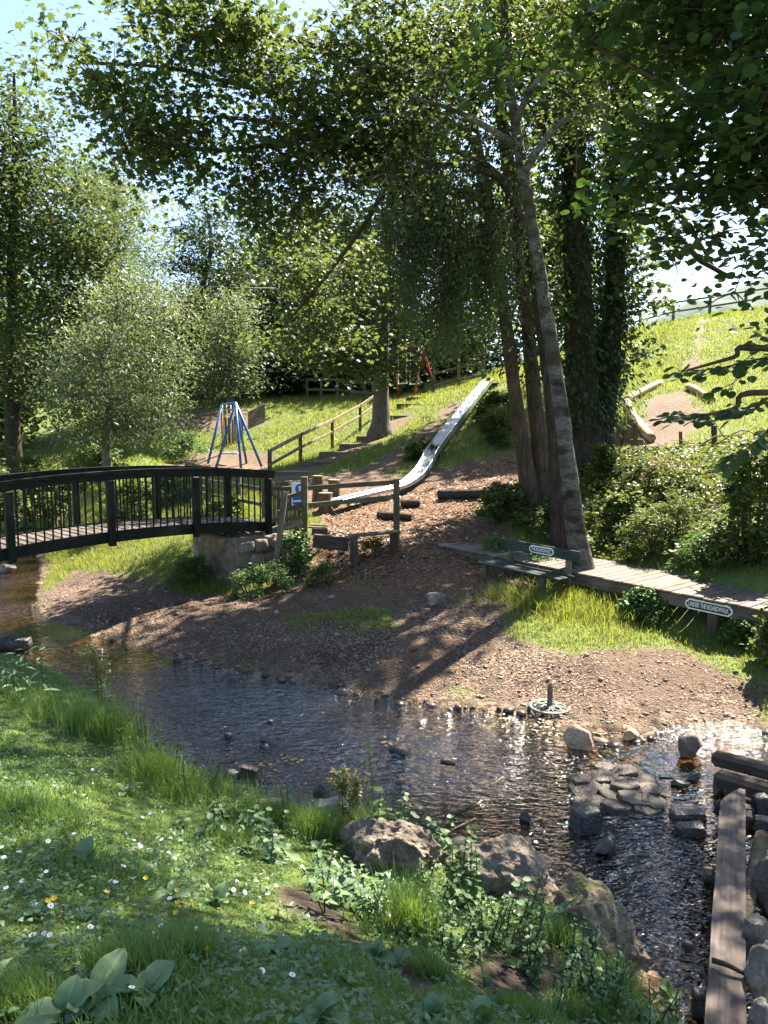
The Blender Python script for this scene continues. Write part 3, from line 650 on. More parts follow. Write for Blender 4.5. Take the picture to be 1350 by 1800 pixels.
# near trees beside the play ground -----------------------------------------------------
bt = pl((11.3,10.6), (1026,1042,42),(1012,930,33),(996,800,29),(976,650,26),(955,520,23),(936,400,21),(920,310,21),(906,215,17),(893,120,15),(886,0,12),(880,-120,10),(876,-260,6))
tree('pale_trunk_tree', 'leaning pale flecked trunk rising between the bench and the boardwalk', [bt],
     [blob(860,60,10.8,130,90,1.3), blob(1010,150,10.6,110,90,1.2), blob(780,210,10.6,100,80,1.2), blob(920,-100,10.5,170,110,1.8), blob(720,330,10.2,70,60,.8), blob(1080,-60,10,160,100,1.6), ((2.6,9.0,12.0),(2.6,2.2,1.8)), ((4.6,8.2,11.5),(2.2,2.2,1.6)), ((.6,9.6,11.6),(1.6,1.6,1.2))],  # last high blobs: unseen crown added overhead to shade the near bank
     'oval', .070, 27000, 330, MT['alder'], MT['birch'],
     limbs=[pl((10.7,10.4), (922,300,16),(945,265,14),(966,235,12),(1000,205,10),(1060,180,7)), pl((10.7,9.8), (906,215,14),(938,150,11),(985,104,8),(1010,60,6)), pl((10.7,10.2), (915,260,14),(850,220,11),(790,190,8),(720,170,6))],
     cr=.55, up=.62)
tw_a = pl((14.6,14.0), (936,892,34),(912,740,25),(888,560,23),(870,420,21),(850,320,24),(832,220,18),(820,80,12),(815,-80,6))
tw_b = pl((14.7,14.8), (958,895,34),(944,740,27),(930,600,24),(915,470,23),(900,330,26),(880,190,20),(872,40,13),(870,-100,6))
tree('twin_stem_sycamore', 'twin stemmed sycamore with a fluted base left of the leaning pale trunk', [tw_a, tw_b],
     [blob(130,115,11.2,95,58,.9), blob(255,215,11.8,125,80,1.1), blob(430,120,12.0,170,110,1.4), blob(330,20,11.6,170,60,1.2), blob(570,240,12.8,150,120,1.4), blob(460,310,12.6,130,85,1.2),
      blob(650,110,13,170,110,1.5), blob(255,300,12,70,45,.7), blob(460,385,12.8,75,42,.7), blob(330,385,12.6,62,45,.7), blob(780,90,13.5,160,130,1.6), blob(700,250,13.2,110,70,1.1),
      blob(940,60,14,110,90,1.3), blob(210,160,11.6,90,45,.7), blob(560,560,16.5,80,80,1.0), blob(525,480,16,65,65,.9), blob(640,470,16,60,60,.8), blob(500,600,16.8,45,35,.6)],
     'maple', .108, 27000, 520, MT['maple'], MT['bark_red'],
     limbs=[pl((14.2,13.0), (858,350,18),(800,338,16),(740,320,15),(690,300,14),(645,275,13),(560,245,11),(470,215,9),(380,205,7)), pl((13.0,11.4), (640,275,11),(520,180,10),(420,150,8),(300,120,6),(160,110,4)),
            pl((13.6,12.4), (838,250,15),(740,180,12),(640,120,10),(520,70,8),(400,40,5)), pl((13.0,12.0), (540,240,10),(420,262,9),(300,262,7),(190,270,5)), pl((13.4,16.2), (690,300,10),(650,380,9),(600,450,8),(545,520,6),(500,570,4))],
     cr=.5, droop=.42, up=.68)
iv_a = pl((17.5,17.2), (1026,815,70),(1024,720,62),(1020,600,52),(1014,450,46),(1010,300,40),(1006,150,30),(1002,20,20),(1000,-100,10))
iv_b = pl((17.6,18.4), (1046,812,56),(1062,690,44),(1076,560,38),(1084,420,34),(1088,300,28),(1092,180,20),(1095,40,12))
ivy_tree = tree('ivy_clad_tree', 'thick double trunk wrapped in dark ivy on the slope behind the boardwalk', [iv_a, iv_b],
     [blob(1010,60,17,130,90,1.8), blob(1130,120,17.5,110,90,1.6), blob(1060,-80,17.5,220,100,2.5), blob(1150,260,17.5,60,60,1), blob(1140,420,17.8,60,50,.9), blob(940,330,17.5,55,70,1), blob(960,520,17.5,40,60,.8), blob(1130,520,17.4,45,45,.8), blob(1120,620,17,45,30,.6), blob(960,200,17,60,60,1.0)],
     'maple', .15, 11000, 170, MT['maple'], MT['bark_dark'],
     limbs=[pl((18,16.6), (1088,385,16),(1130,380,14),(1165,392,13),(1200,425,12),(1235,460,10),(1285,487,7)), pl((18,17), (1086,350,14),(1140,352,10),(1190,372,8),(1225,420,7),(1255,470,4)), pl((17.4,16.5), (1010,290,16),(970,250,12),(930,180,8),(900,140,5))],
     cr=.6, up=.65)
def ivy_on(root, polys, n, rmax, y0, y1, size=.12):
    P = []; D = []; Nn = []
    for pl_ in polys:
        sp = spline(pl_, 12); k = n//len(polys)
        t = rng.uniform(y0, y1, k)*(len(sp)-1); i = t.astype(int); a = rng.uniform(0, 2*np.pi, k)
        c = np.array([tuple(sp[j][0]) for j in i]); r = np.array([sp[j][1] for j in i])
        e = np.stack([np.cos(a), np.sin(a), np.zeros(k)], 1)
        cl = .45+.9*vnoise(a*1.4+5, t*1.1, 77)
        P.append(c+e*(r+rng.exponential(rmax*.35, k)*cl)[:,None]+rng.normal(0, .05, (k, 3))); D.append(np.stack([e[:,0]*.5, e[:,1]*.5, rng.normal(-.7, .3, k)], 1)); Nn.append(e+rng.normal(0, .35, (k, 3))+np.array([0,0,.35]))
    return leaf_obj('ivy', [leaf_arrays('ivy', np.concatenate(P), norm(np.concatenate(D)), norm(np.concatenate(Nn)), size*rng.uniform(.6, 1.2, len(np.concatenate(P))))], MT['ivy'], root)
ivy_on(ivy_tree, [iv_a, iv_b], 13000, .62, .10, .92, .13)

ivy_on(bpy.data.objects['twin_stem_sycamore'], [tw_a, tw_b], 3800, .5, .22, .95, .11)
ivy_on(bpy.data.objects['pale_trunk_tree'], [bt], 500, .35, .35, .9, .08)
# overhanging weeping birch foliage in the middle
wb = pl((12.6,11.6), (905,330,15),(850,300,12),(790,290,10),(740,300,8),(690,340,5))
wb0 = [(onground(at(1180,905,13.2)), .16)] + pl((13.2,12.4), (1120,600,28),(1040,330,24),(960,200,20),(900,170,14),(840,200,10))
tree('weeping_birch', 'birch with long hanging curtains of small leaves in front of the slide', [pl((12.9,12.3), (985,880,26),(972,740,24),(950,560,22),(925,420,19),(890,330,15),(840,280,10),(780,260,6))],
     [blob(760,310,11.9,85,50,.8), blob(735,380,11.8,85,50,.8), blob(790,430,12,80,50,.8), blob(850,400,12.2,55,80,.7), blob(715,440,11.8,45,40,.6), blob(800,500,12.1,60,25,.5), blob(870,490,12.3,35,30,.5), blob(890,400,12.6,40,60,.6)],
     'diamond', .050, 25000, 110, MT['alder'], MT['bark_dark'], limbs=[wb], cr=.30, hang=1.0, droop=.5, up=.4, twigs=2)

# tree whose trunk stands outside the frame, its branches hang in from the right
tree('overhanging_hazel', 'tree reaching in from the right edge with large rounded dark leaves', [[(onground((4.1,4.6)), .16), (Vector((4.0,4.6,3.0)), .13), (Vector((3.7,4.7,5.0)), .10), (Vector((3.3,4.8,7.0)), .07), (Vector((3.0,5.0,8.6)), .03)]],
     [blob(1300,90,5.0,100,100,.6), blob(1190,240,5.0,85,55,.4), blob(1300,300,5.0,95,80,.5), blob(1335,470,4.9,38,60,.3), blob(1110,330,5.2,85,40,.35), blob(1330,200,4.6,60,90,.4), blob(1180,60,5.2,90,70,.5), blob(1230,430,5.1,55,35,.3),
      blob(1400,540,4.8,30,110,.3), blob(1290,-120,5,200,110,.7), blob(1420,200,4.8,90,250,.8), blob(870,110,6.2,40,40,.15), blob(1060,60,5.6,70,50,.25)],
     'round', .068, 9500, 260, MT['broad'], MT['bark'],
     limbs=[[(Vector((3.95,4.6,3.3)), .04), tuple(at(1345,615,4.8)) and (at(1345,612,4.8), .022), (at(1290,628,4.8), .014), (at(1205,652,4.8), .006)],
            [(Vector((3.98,4.6,3.1)), .04), (at(1350,690,4.75), .02), (at(1290,718,4.7), .013), (at(1200,738,4.7), .006)],
            [(Vector((3.75,4.7,4.8)), .05), (at(1310,330,5.0), .03), (at(1200,330,5.1), .02), (at(1080,335,5.2), .008)], [(Vector((3.6,4.7,5.4)), .05), (at(1280,180,5.0), .03), (at(1180,150,5.2), .02), (at(1040,80,5.5), .008)]],
     cr=.24, droop=.3, flat=.5, up=.75, twigs=3)

tree('edge_alder', 'alder added beyond the right edge to shade the stream, its outer leaves at the top right corner', [[(onground((8.6,10.2)), .17), (Vector((8.4,10.2,5.0)), .13), (Vector((7.6,10.1,7.4)), .09), (Vector((7.0,9.9,9.4)), .04)]],  # added tree with its trunk out of frame, placed to shade the stream
     [((6.0,10.3,8.3),(1.9,1.8,1.2)), ((6.9,8.7,8.2),(1.6,1.8,1.2)), ((5.2,8.6,8.6),(1.2,1.3,.9)), ((7.6,10.8,9.4),(1.6,1.6,1.2)), ((5.7,12.5,10.6),(1.7,2.0,1.1)), ((4.6,11.6,10.4),(1.3,1.6,1.0))], 'oval', .085, 13000, 230, MT['alder'], MT['bark'], cr=.5)
def spray(root, lines, size, mat):
    P = []; D = []; Nn = []; m = MB()
    for pts, n, side in lines:
        sp = spline(pts, 8); m.tube([p for p, r in sp], [r for p, r in sp], 5, False)
        for k in range(n):
            i = int((.08+.92*(k+random.random()*.6)/n)*(len(sp)-1)); i = min(i, len(sp)-1); q = sp[i][0]; d0 = (sp[min(i+1, len(sp)-1)][0]-sp[max(i-1, 0)][0]).normalized()
            lat = d0.cross(Vector((0,0,1))).normalized()*(1 if k % 2 else -1); e = q+lat*random.uniform(0, side)+Vector((0,0,random.gauss(-.012,.018)))+d0*random.uniform(0,.05)
            if (e-q).length > .05: m.tube([q, e], [.0022,.0015], 3, False)
            P.append(tuple(e)); D.append(tuple(lat*.8+d0*.6+Vector((0,0,random.gauss(-.35,.25))))); Nn.append((random.gauss(0,.35), random.gauss(-.25,.3), 1))
    m.build('spray_twigs', MT['bark'], root)['kind'] = 'stuff'
    leaf_obj('spray_leaves', [leaf_arrays('round', np.array(P), norm(np.array(D)), norm(np.array(Nn)), size*rng.uniform(.6,1.25,len(P)))], mat, root)
hz = bpy.data.objects['overhanging_hazel']
spray(hz, [([(at(1400,628,4.8), .008), (at(1330,632,4.8), .007), (at(1260,648,4.8), .005), (at(1190,652,4.8), .002)], 70, .13),
           ([(at(1400,690,4.75), .009), (at(1320,715,4.7), .007), (at(1240,728,4.7), .005), (at(1165,733,4.7), .002)], 85, .14),
           ([(at(1400,720,4.7), .008), (at(1350,760,4.7), .006), (at(1310,790,4.7), .004), (at(1275,815,4.7), .002)], 50, .12),
           ([(at(1330,632,4.8), .005), (at(1290,672,4.75), .003), (at(1262,684,4.75), .002)], 12, .06)], .068, MT['broad'])
# sycamore on the hill by the steps
sy = [(onground(at(670,772,27)), .36)] + pl(27, (670,700,27),(671,600,26),(673,500,25),(680,430,22),(690,330,17),(700,230,11),(705,120,6))
tree('hill_sycamore', 'straight grey trunked sycamore on the slope beside the timber steps', [sy],
     [blob(630,610,24.5,75,40,1.6), blob(570,590,25,60,50,1.5), blob(590,500,25,80,60,1.8), blob(640,640,24.5,55,18,1.0), blob(740,560,25.5,70,80,1.8), blob(700,470,26,90,60,2), blob(720,350,27,110,90,2.4), blob(620,400,26.5,80,60,1.8), blob(690,230,27,110,80,2.4), blob(800,600,26,60,50,1.5), blob(700,640,25.5,50,20,1.2), blob(590,640,24.8,35,16,.8)],
     'maple', .16, 16000, 240, MT['maple'], MT['bark_grey'],
     limbs=[pl((27,25), (672,570,12),(640,585,9),(600,590,7),(560,600,4)), pl((27,25.4), (673,540,10),(700,560,8),(740,570,5)), pl((27,26), (676,470,12),(640,430,9),(600,400,6)), pl((27,26), (682,420,12),(730,380,9),(770,330,5))],
     cr=.85, droop=.35, up=.72, twigs=2)

# trees on the far left bank and behind
def bgtree(name, label, px, py, Y, w, blobs, leaf, size, n, ncl, lm, bm, group=None, top=None, **kw):
    top = top if top is not None else min(b[0][2] for b in blobs)
    b0 = onground(at(px, py, Y)); zt = max(b[0][2]+b[1][2]*.4 for b in blobs)
    cx = sum(b[0][0] for b in blobs)/len(blobs)
    tr = [(b0, w/2)] + [(Vector((b0.x+(cx-b0.x)*.5*t*t+random.gauss(0,.12), b0.y+random.gauss(0,.1), b0.z+(zt-b0.z)*t)), w/2*(1-.85*t)) for t in (.2,.4,.6,.8,1)]
    return tree(name, label, [tr], blobs, leaf, size, n, ncl, lm, bm, group=group, seg=8, twigs=kw.pop('twigs', 1), **kw)
G = 'trees on the far bank and slope behind the playground'
bgtree('tall_tree', 'tall bright green tree filling the left edge above the bridge', 25,760,29,.7,
       [blob(40,240,29,75,90,2.2), blob(20,420,29,110,120,2.5), blob(120,400,28,90,110,2.2), blob(170,470,28,80,100,2), blob(60,560,28,120,100,2.2), blob(20,160,29.5,40,50,1.2), blob(150,600,28,80,70,1.8), blob(-60,350,29,120,200,3), blob(30,660,28.5,80,50,1.8), blob(90,310,28.5,70,50,1.6)], 'oval', .165, 34000, 360, MT['ash'], MT['bark_dark'], G, cr=.9, shell=.4)
bgtree('pale_tree', 'tall pale feathery tree behind the bright green tree at the left', 215,760,40,.7,
       [blob(190,360,40,80,70,2.6), blob(215,430,40,65,100,2.6), blob(160,310,40,60,50,2), blob(240,520,40,60,80,2.4), blob(210,600,40,70,70,2.4)], 'narrow', .30, 14000, 230, MT['willow'], MT['bark_grey'], G, cr=1.2)
bgtree('willow_tree', 'bushy grey green willow with stems rising behind the bridge rail', 192,835,22.5,.32,
       [blob(200,600,22,75,55,1.6), blob(160,680,22,75,60,1.5), blob(240,690,22,75,70,1.6), blob(290,620,22.5,45,60,1.2), blob(210,750,21.5,85,40,1.2), blob(130,740,22,40,40,1), blob(300,740,22,30,40,.9), blob(230,530,22.5,40,40,1.0), blob(300,545,22.6,35,35,.9), blob(120,640,22,35,50,1), blob(265,500,22.8,25,35,.8), blob(180,530,22.6,30,35,.8)], 'narrow', .16, 19000, 260, MT['willow'], MT['bark_grey'], G, cr=.62, droop=.5)
bgtree('dark_pine', 'dark open crowned pine with a straight trunk above the blue swing', 372,720,44,.75,
       [blob(372,420,44,75,35,2.2), blob(330,460,44,55,28,1.8), blob(420,480,44,55,25,1.8), blob(372,510,44,85,30,2.2), blob(320,560,44,50,30,1.8), blob(400,560,44,60,30,1.8), blob(372,380,44,45,30,1.5)], 'narrow', .34, 9000, 120, MT['pine'], MT['bark_dark'], G, cr=1.3, flat=.3)
bgtree('pale_young_tree', 'light cream green young tree just left of the dark wood', 405,700,37,.3,
       [blob(400,600,37,50,60,1.8), blob(425,650,37,35,45,1.4), blob(375,660,37,40,40,1.4), blob(410,545,37,35,40,1.3)], 'narrow', .26, 7000, 110, MT['willow'], MT['bark_grey'], G, cr=.9)
bgtree('slender_tree', 'slender yellow green tree between willow and pine', 335,715,39,.3,
       [blob(330,620,39,35,60,1.6), blob(335,550,39,32,45,1.3), blob(345,670,39,35,30,1.3)], 'diamond', .24, 5000, 80, MT['ash'], MT['bark'], G, cr=.9)
bgtree('holly_tree', 'broad very dark evergreen behind the upper wooden fence', 530,705,43,.5,
       [blob(520,600,43,75,90,3), blob(600,610,43,70,90,3), blob(480,660,42,40,50,2), blob(560,670,42,90,35,2.2), blob(560,520,43.5,70,70,2.4)], 'oval', .30, 15000, 200, MT['holly'], MT['bark_dark'], G, cr=1.2, shell=.35)
bgtree('yew_tree', 'very dark spreading evergreen behind the red swing', 690,695,46,.5,
       [blob(690,620,46,80,70,3), blob(760,640,46,70,50,2.6), blob(650,560,46,70,70,2.6), blob(820,640,47,60,40,2.4)], 'oval', .30, 11000, 160, MT['holly'], MT['bark_dark'], G, cr=1.2, shell=.35)
bgtree('broad_tree', 'broad mid green tree rising behind the dark evergreens', 470,690,54,.8,
       [blob(450,520,54,80,80,4), blob(500,440,54,90,70,4), blob(560,430,55,80,70,4), blob(440,600,54,70,60,3.4)], 'oval', .36, 10000, 160, MT['ash'], MT['bark_dark'], G, cr=1.6)
bgtree('backlit_tree', 'yellow green backlit tree behind the top of the slide', 800,680,44,.5,
       [blob(800,470,44,80,80,3.2), blob(850,560,44,70,70,3), blob(780,590,44,60,50,2.6), blob(880,430,45,60,80,3), blob(760,380,45,70,60,2.8)], 'oval', .30, 9000, 150, MT['bush'], MT['bark'], G, cr=1.3)
bgtree('backlit_sycamore', 'sunlit yellow green crown filling the gap behind the ivy trunks', 1070,700,31,.5,
       [blob(1060,130,31,70,90,2.2), blob(1150,90,31,70,80,2.2), blob(1130,250,31,55,70,1.8), blob(1050,330,31,45,70,1.8), blob(960,330,31,40,80,1.8), blob(970,180,31,50,80,2), blob(1230,60,31,60,70,2), blob(1120,390,31,35,45,1.5), blob(1040,480,31,40,60,1.5)], 'maple', .22, 8000, 150, MT['sycamore'], MT['bark'], G, cr=1.0)
bgtree('hedgerow_tree', 'mid green tree glimpsed between the ivy trunks', 960,640,52,.5,
       [blob(960,520,52,60,80,3.2), blob(1000,430,52,60,70,3), blob(930,420,52,60,70,3), blob(1040,560,52,40,40,2.2)], 'oval', .34, 8000, 120, MT['ash'], MT['bark'], G, cr=1.4)
for k, (px, top, Y, w) in enumerate(((-150,330,44,150),(-20,400,56,140),(110,430,60,140),(250,500,62,110),(300,560,58,80),(620,430,64,120),(-60,560,36,100),(410,440,62,120),(520,480,66,120))):
    bgtree('distant_tree', ['leafy tree beyond the far left edge', 'rounded tree deep behind the tall left tree', 'distant tree behind the pale feathery tree', 'distant tree seen low between willow and pine', 'small distant tree left of the pine trunk',
            'distant tree behind the hill sycamore trunk', 'low bushy tree at the far left behind the bridge', 'distant tree directly behind the dark pine', 'distant tree furthest back above the dark evergreens'][k], px, 740, Y, .5,
           [blob(px, top+w*.5, Y, w*.7, w*.6), blob(px-w*.3, top+w*1.1, Y, w*.7, w*.6), blob(px+w*.35, top+w*1.2, Y-.5, w*.7, w*.6), blob(px, top+w*1.7, Y-1, w*.8, w*.5)], 'oval', .34, 9500, 120, MT['ash'] if k % 2 else MT['bush'], MT['bark_dark'], G, cr=1.5)
# ------------------------------------------------------------------ footbridge
BX0, BY0, BA, BB = -5.30, 10.35, 1.05, 1.014
bn = Vector((-.695, .72, 0)); bd = Vector((BA, BB, 0)).normalized()
def bz(t): return 1.475-.045*(t-1.5)**2
def bp_(t, off, dz=0): return Vector((BX0+BA*t, BY0+BB*t, bz(t)+dz)) + bn*off
bridge = thing('footbridge', 'arched dark timber footbridge with thin upright bars crossing the stream at the left', 'footbridge', bp_(1.5, .6, -.3))
T0, T1 = -1.5, 3.12
def arc(name, off, dz, w, h, mat, parent, n=14):
    m = MB()
    for i in range(n):
        ta = T0+(T1-T0)*i/n; tb = T0+(T1-T0)*(i+1)/n
        a = bp_(ta, off, dz); b = bp_(tb, off, dz)
        ring = []
        for p in (a, b):
            for du, dv in ((-w/2,-h/2),(w/2,-h/2),(w/2,h/2),(-w/2,h/2)): ring.append(p+bn*du+Vector((0,0,dv)))
        m.add(ring, [(0,1,5,4),(1,2,6,5),(2,3,7,6),(3,0,4,7)]+([(3,2,1,0)] if i == 0 else [])+([(4,5,6,7)] if i == n-1 else []))
    return m.build(name, mat, parent)
for off in (0, 1.2):
    arc('edge_beam', off, -.07, .07, .17, MT['bridge'], bridge)
    arc('handrail', off, .935, .11, .045, MT['bridge'], bridge)
    arc('rail_board', off-.012 if off == 0 else off+.012, .862, .045, .098, MT['bridge'], bridge)
    for t in (-1, 0, 1, 2, 3):
        o = -.055 if off == 0 else .055
        piece('post', bp_(t, off+o*1.35, -.20), bp_(t, off+o*1.35, .808), .11, .085, MT['bridge'], bridge, up=bn)
    for t in np.arange(-1.0, 3.0, 1/12.0):
        if abs((t+1e-6) % 1) < .02: continue
        piece('baluster', bp_(t, off, .014), bp_(t, off, .812), .022, .022, MT['bridge'], bridge, up=bn, bev=.003)
for t in np.arange(-1.48, 3.10, .098):
    piece('deck_board', bp_(t, .045, -.006+random.uniform(-.003,.003)), bp_(t, 1.155, -.006), .132, .03, MT['deck'], bridge)
# pier under the end of the bridge
def rock_mesh(size, seed, sub=3, ang=.36, rough=.10, cuts=11):
    bm = bmesh.new(); bmesh.ops.create_icosphere(bm, subdivisions=sub, radius=1)
    r = random.Random(seed); planes = []
    for k in range(cuts):
        n = Vector((r.gauss(0,1), r.gauss(0,1), r.gauss(0,.8))).normalized(); planes.append((n, r.uniform(.50, .82)))
    sx = Vector((r.random()*50, r.random()*50, r.random()*50))
    for v in bm.verts:
        p = v.co.copy()
        for n, d in planes:
            q = p.dot(n)
            if q > d: p = p - n*(q-d)*.96*min(1, ang*2.8)
        nn = p.normalized(); k = 1+rough*mnoise.noise(p*1.7+sx)*1.2+rough*.6*mnoise.noise(p*4.3+sx)+rough*.35*mnoise.noise(p*9+sx)
        p = p*k; v.co = (p.x*size[0], p.y*size[1], p.z*size[2])
    me = bpy.data.meshes.new('rock'); bm.to_mesh(me); bm.free()
    for p in me.polygons: p.use_smooth = True
    return me
def block_mesh(size, seed, rough=.05, sub=5, bev=.12):
    """squarish stone: subdivided, rounded, roughened box"""
    bm = bmesh.new(); bmesh.ops.create_cube(bm, size=2); bmesh.ops.subdivide_edges(bm, edges=bm.edges[:], cuts=sub, use_grid_fill=True)
    r = random.Random(seed); sx = Vector((r.random()*50, r.random()*50, r.random()*50))
    for v in bm.verts:
        p = v.co.copy(); q = p.normalized()*1.25; p = p.lerp(q, bev*2)
        k = 1+rough*1.6*mnoise.noise(p*.9+sx)+rough*mnoise.noise(p*2.6+sx)+rough*.6*mnoise.noise(p*6+sx)
        v.co = (p.x*size[0]*k, p.y*size[1]*k, p.z*size[2]*k)
    me = bpy.data.meshes.new('block'); bm.to_mesh(me); bm.free()
    for p in me.polygons: p.use_smooth = True
    return me
pc = bp_(2.88, .55); pz = h1(pc.x, pc.y); pbot = .1; ptop = bz(2.9)-.17
pier = thing('bridge_pier', 'squat crumbling concrete and stone pier carrying the right end of the footbridge', 'bridge pier', (pc.x, pc.y, pbot))
rot = math.atan2(bd.y, bd.x)
o = link('core', block_mesh((.62, .72, (ptop-pbot)/2*.93), 5, .045, 9, .05), MT['concrete'], pier, (0, 0, (ptop-pbot)/2)); o.rotation_euler.z = rot
fr = pc - bn*.71
for r_ in range(4):
    for c_ in range(4):
        if random.random() < .2: continue
        q = fr + bd*(-.48+c_*.31+random.uniform(-.04,.04)+(.12 if r_ % 2 else 0))
        me = block_mesh((random.uniform(.12,.16), .07, random.uniform(.085,.115)), 100+r_*7+c_, .08, 3, .16)
        s_ = link('stone', me, MT['stone_brown'] if (r_+c_) % 3 else MT['concrete'], pier, (q.x-pc.x, q.y-pc.y, .18+r_*.24)); s_.rotation_euler.z = rot+random.uniform(-.06,.06)

# ------------------------------------------------------------------ rail fence, gate and timber edging beside the bridge
def post_on(name, px, py_top, py_bot, Y, w, mat, parent, lean=(0,0), sink=.15):
    a = at(px, py_bot, Y); b = at(px, py_top, Y)+Vector((lean[0], lean[1], 0)); a.z = min(a.z, h1(a.x, a.y))-sink
    return piece(name, a, b, w, w, mat, parent, up=(0,1,0))
fp = at(535, 960, 13.3)
fence = thing('rail_fence', 'two rail timber fence between the bridge gate and the low plank step', 'fence', (fp.x, fp.y, h1(fp.x, fp.y)))
post_on('post', 535, 838, 965, 13.25, .115, MT['grey_wood'], fence)
post_on('post', 697, 842, 966, 13.5, .115, MT['grey_wood'], fence)
piece('rail', at(541, 858, 13.17), at(692, 848, 13.42), .04, .085, MT['grey_wood'], fence)
piece('rail', at(541, 888, 13.17), at(692, 874, 13.42), .04, .085, MT['grey_wood'], fence)
lp = at(487, 1002, 12.7)
lean = thing('leaning_fence', 'short fence panel with a leaning post standing against the stone pier', 'fence', (lp.x, lp.y, lp.z))
piece('post', at(484, 1005, 12.72), at(501, 864, 12.8), .10, .10, MT['grey_wood'], lean, up=(0,1,0))
piece('rail', at(497, 876, 12.88), at(531, 866, 13.12), .035, .075, MT['grey_wood'], lean)
piece('rail', at(488, 901, 12.86), at(531, 887, 13.12), .035, .07, MT['grey_wood'], lean)
piece('rail', at(479, 932, 12.80), at(531, 917, 13.12), .05, .11, MT['grey_wood'], lean)
gb = at(500, 925, 14.0); gz0 = at(500, 922, 14.0).z
gate = thing('garden_gate', 'grey vertical boarded gate behind the leaning post at the end of the bridge', 'gate', (gb.x, gb.y, gz0))
gl, gr = at(472, 920, 13.75), at(536, 920, 14.15); gdir = (gr-gl); gdir.z = 0; gL = gdir.length; gdir.normalize(); gtop = at(500, 846, 13.9).z
ngs = 9
for k in range(ngs):
    p = gl+gdir*(gL*(k+.5)/ngs); top = gtop+random.uniform(-.008,.008)
    piece('board', Vector((p.x, p.y, gz0-.1)), Vector((p.x, p.y, top)), gL/ngs*.9, .022, MT['pale_wood'] if k % 4 == 1 else MT['grey_wood'], gate, up=Vector((gdir.y,-gdir.x,0)))
gn = Vector((gdir.y, -gdir.x, 0))*.035
for z_ in (gtop-.13, gz0+.12): piece('rail', Vector((gl.x, gl.y, z_))+gn, Vector((gr.x, gr.y, z_))+gn, .03, .07, MT['grey_wood'], gate)
piece('brace', Vector((gl.x, gl.y, gtop-.2))+gn*1.02, Vector((gr.x, gr.y, gz0+.2))+gn*1.02, .028, .06, MT['grey_wood'], gate)
def text_mesh(s, size, ext=.002, bold=.0):
    cu = bpy.data.curves.new('lettering', 'FONT'); cu.body = s; cu.size = size; cu.align_x = 'CENTER'; cu.align_y = 'CENTER'; cu.extrude = ext; cu.offset = bold
    ob = bpy.data.objects.new('lettering', cu); COL.objects.link(ob)
    dg = bpy.context.evaluated_depsgraph_get(); me = bpy.data.meshes.new_from_object(ob.evaluated_get(dg))
    bpy.data.objects.remove(ob); bpy.data.curves.remove(cu); return me
def plate_mesh(w, h, t, cham):
    """plate with notched (scooped) corners"""
    pts = []
    for sx, sy in ((1,1),(-1,1),(-1,-1),(1,-1)):
        cx, cy = sx*w/2, sy*h/2
        q = [(cx, cy-sy*cham), (cx-sx*cham*.35, cy-sy*cham*.65), (cx-sx*cham*.65, cy-sy*cham*.35), (cx-sx*cham, cy)]
        if sx*sy < 0: q = q[::-1]
        pts += q
    n = len(pts); me = bpy.data.meshes.new('plate')
    me.from_pydata([(x,y,0) for x,y in pts]+[(x,y,t) for x,y in pts], [], [tuple(range(n-1,-1,-1)), tuple(range(n,2*n))]+[(i,(i+1)%n,n+(i+1)%n,n+i) for i in range(n)])
    return me
def facing(xdir, nrm_):
    x = Vector(xdir).normalized(); z = Vector(nrm_); z = (z-x*z.dot(x)).normalized(); y = z.cross(x)
    return Matrix((x, y, z)).transposed().to_4x4()
def put(o, M, p, parent): M = M.copy(); M.translation = Vector(p)-world_loc(parent); o.parent = parent; o.matrix_basis = M
def sign_plate(parent, centre, xdir, nrm_, w, h, words, ts):
    M = facing(xdir, nrm_)
    s = link('sign', plate_mesh(w, h, .012, h*.32), MT['white']); put(s, M, centre, parent)
    a = link('panel', plate_mesh(w-.035, h-.035, .003, h*.28), MT['black_sign'], s, (0,0,.0125))
    t = link('lettering', text_mesh(words, ts, .0012, ts*.012), MT['white'], s, (0,0,.0172))
    bb = [v.co.x for v in t.data.vertices]; wd = max(bb)-min(bb); t.scale = ((w-.09)/wd, 1.12, 1)
    return s
# safety notice on the gate
sp_ = at(522, 884, 13.9); sM = facing(gdir, gn)
sg = link('notice', plate_mesh(.30, .46, .006, .012), MT['white']); put(sg, sM, Vector((gl+gdir*(gL*.80)).to_tuple()[:2]+(gz0+.58,))+gn*1.6, gate)
def disc_mesh(r, t=.002, n=28):
    me = bpy.data.meshes.new('disc'); v = [(r*math.cos(2*math.pi*i/n), r*math.sin(2*math.pi*i/n), z) for z in (0, t) for i in range(n)]
    me.from_pydata(v, [], [tuple(range(n-1,-1,-1)), tuple(range(n,2*n))]+[(i,(i+1)%n,n+(i+1)%n,n+i) for i in range(n)]); return me
link('blue_disc', disc_mesh(.095), MT['blue_sign'], sg, (.02,.10,.0065)); link('white_figure', disc_mesh(.030, .0015), MT['white'], sg, (.02,.125,.009)); link('white_figure', plate_mesh(.06,.055,.0015,.02), MT['white'], sg, (.02,.065,.009))
link('blue_panel', plate_mesh(.26,.085,.002,.008), MT['blue_sign'], sg, (0,-.07,.0065)); link('blue_panel', plate_mesh(.26,.05,.002,.008), MT['blue_sign'], sg, (0,-.17,.0065))

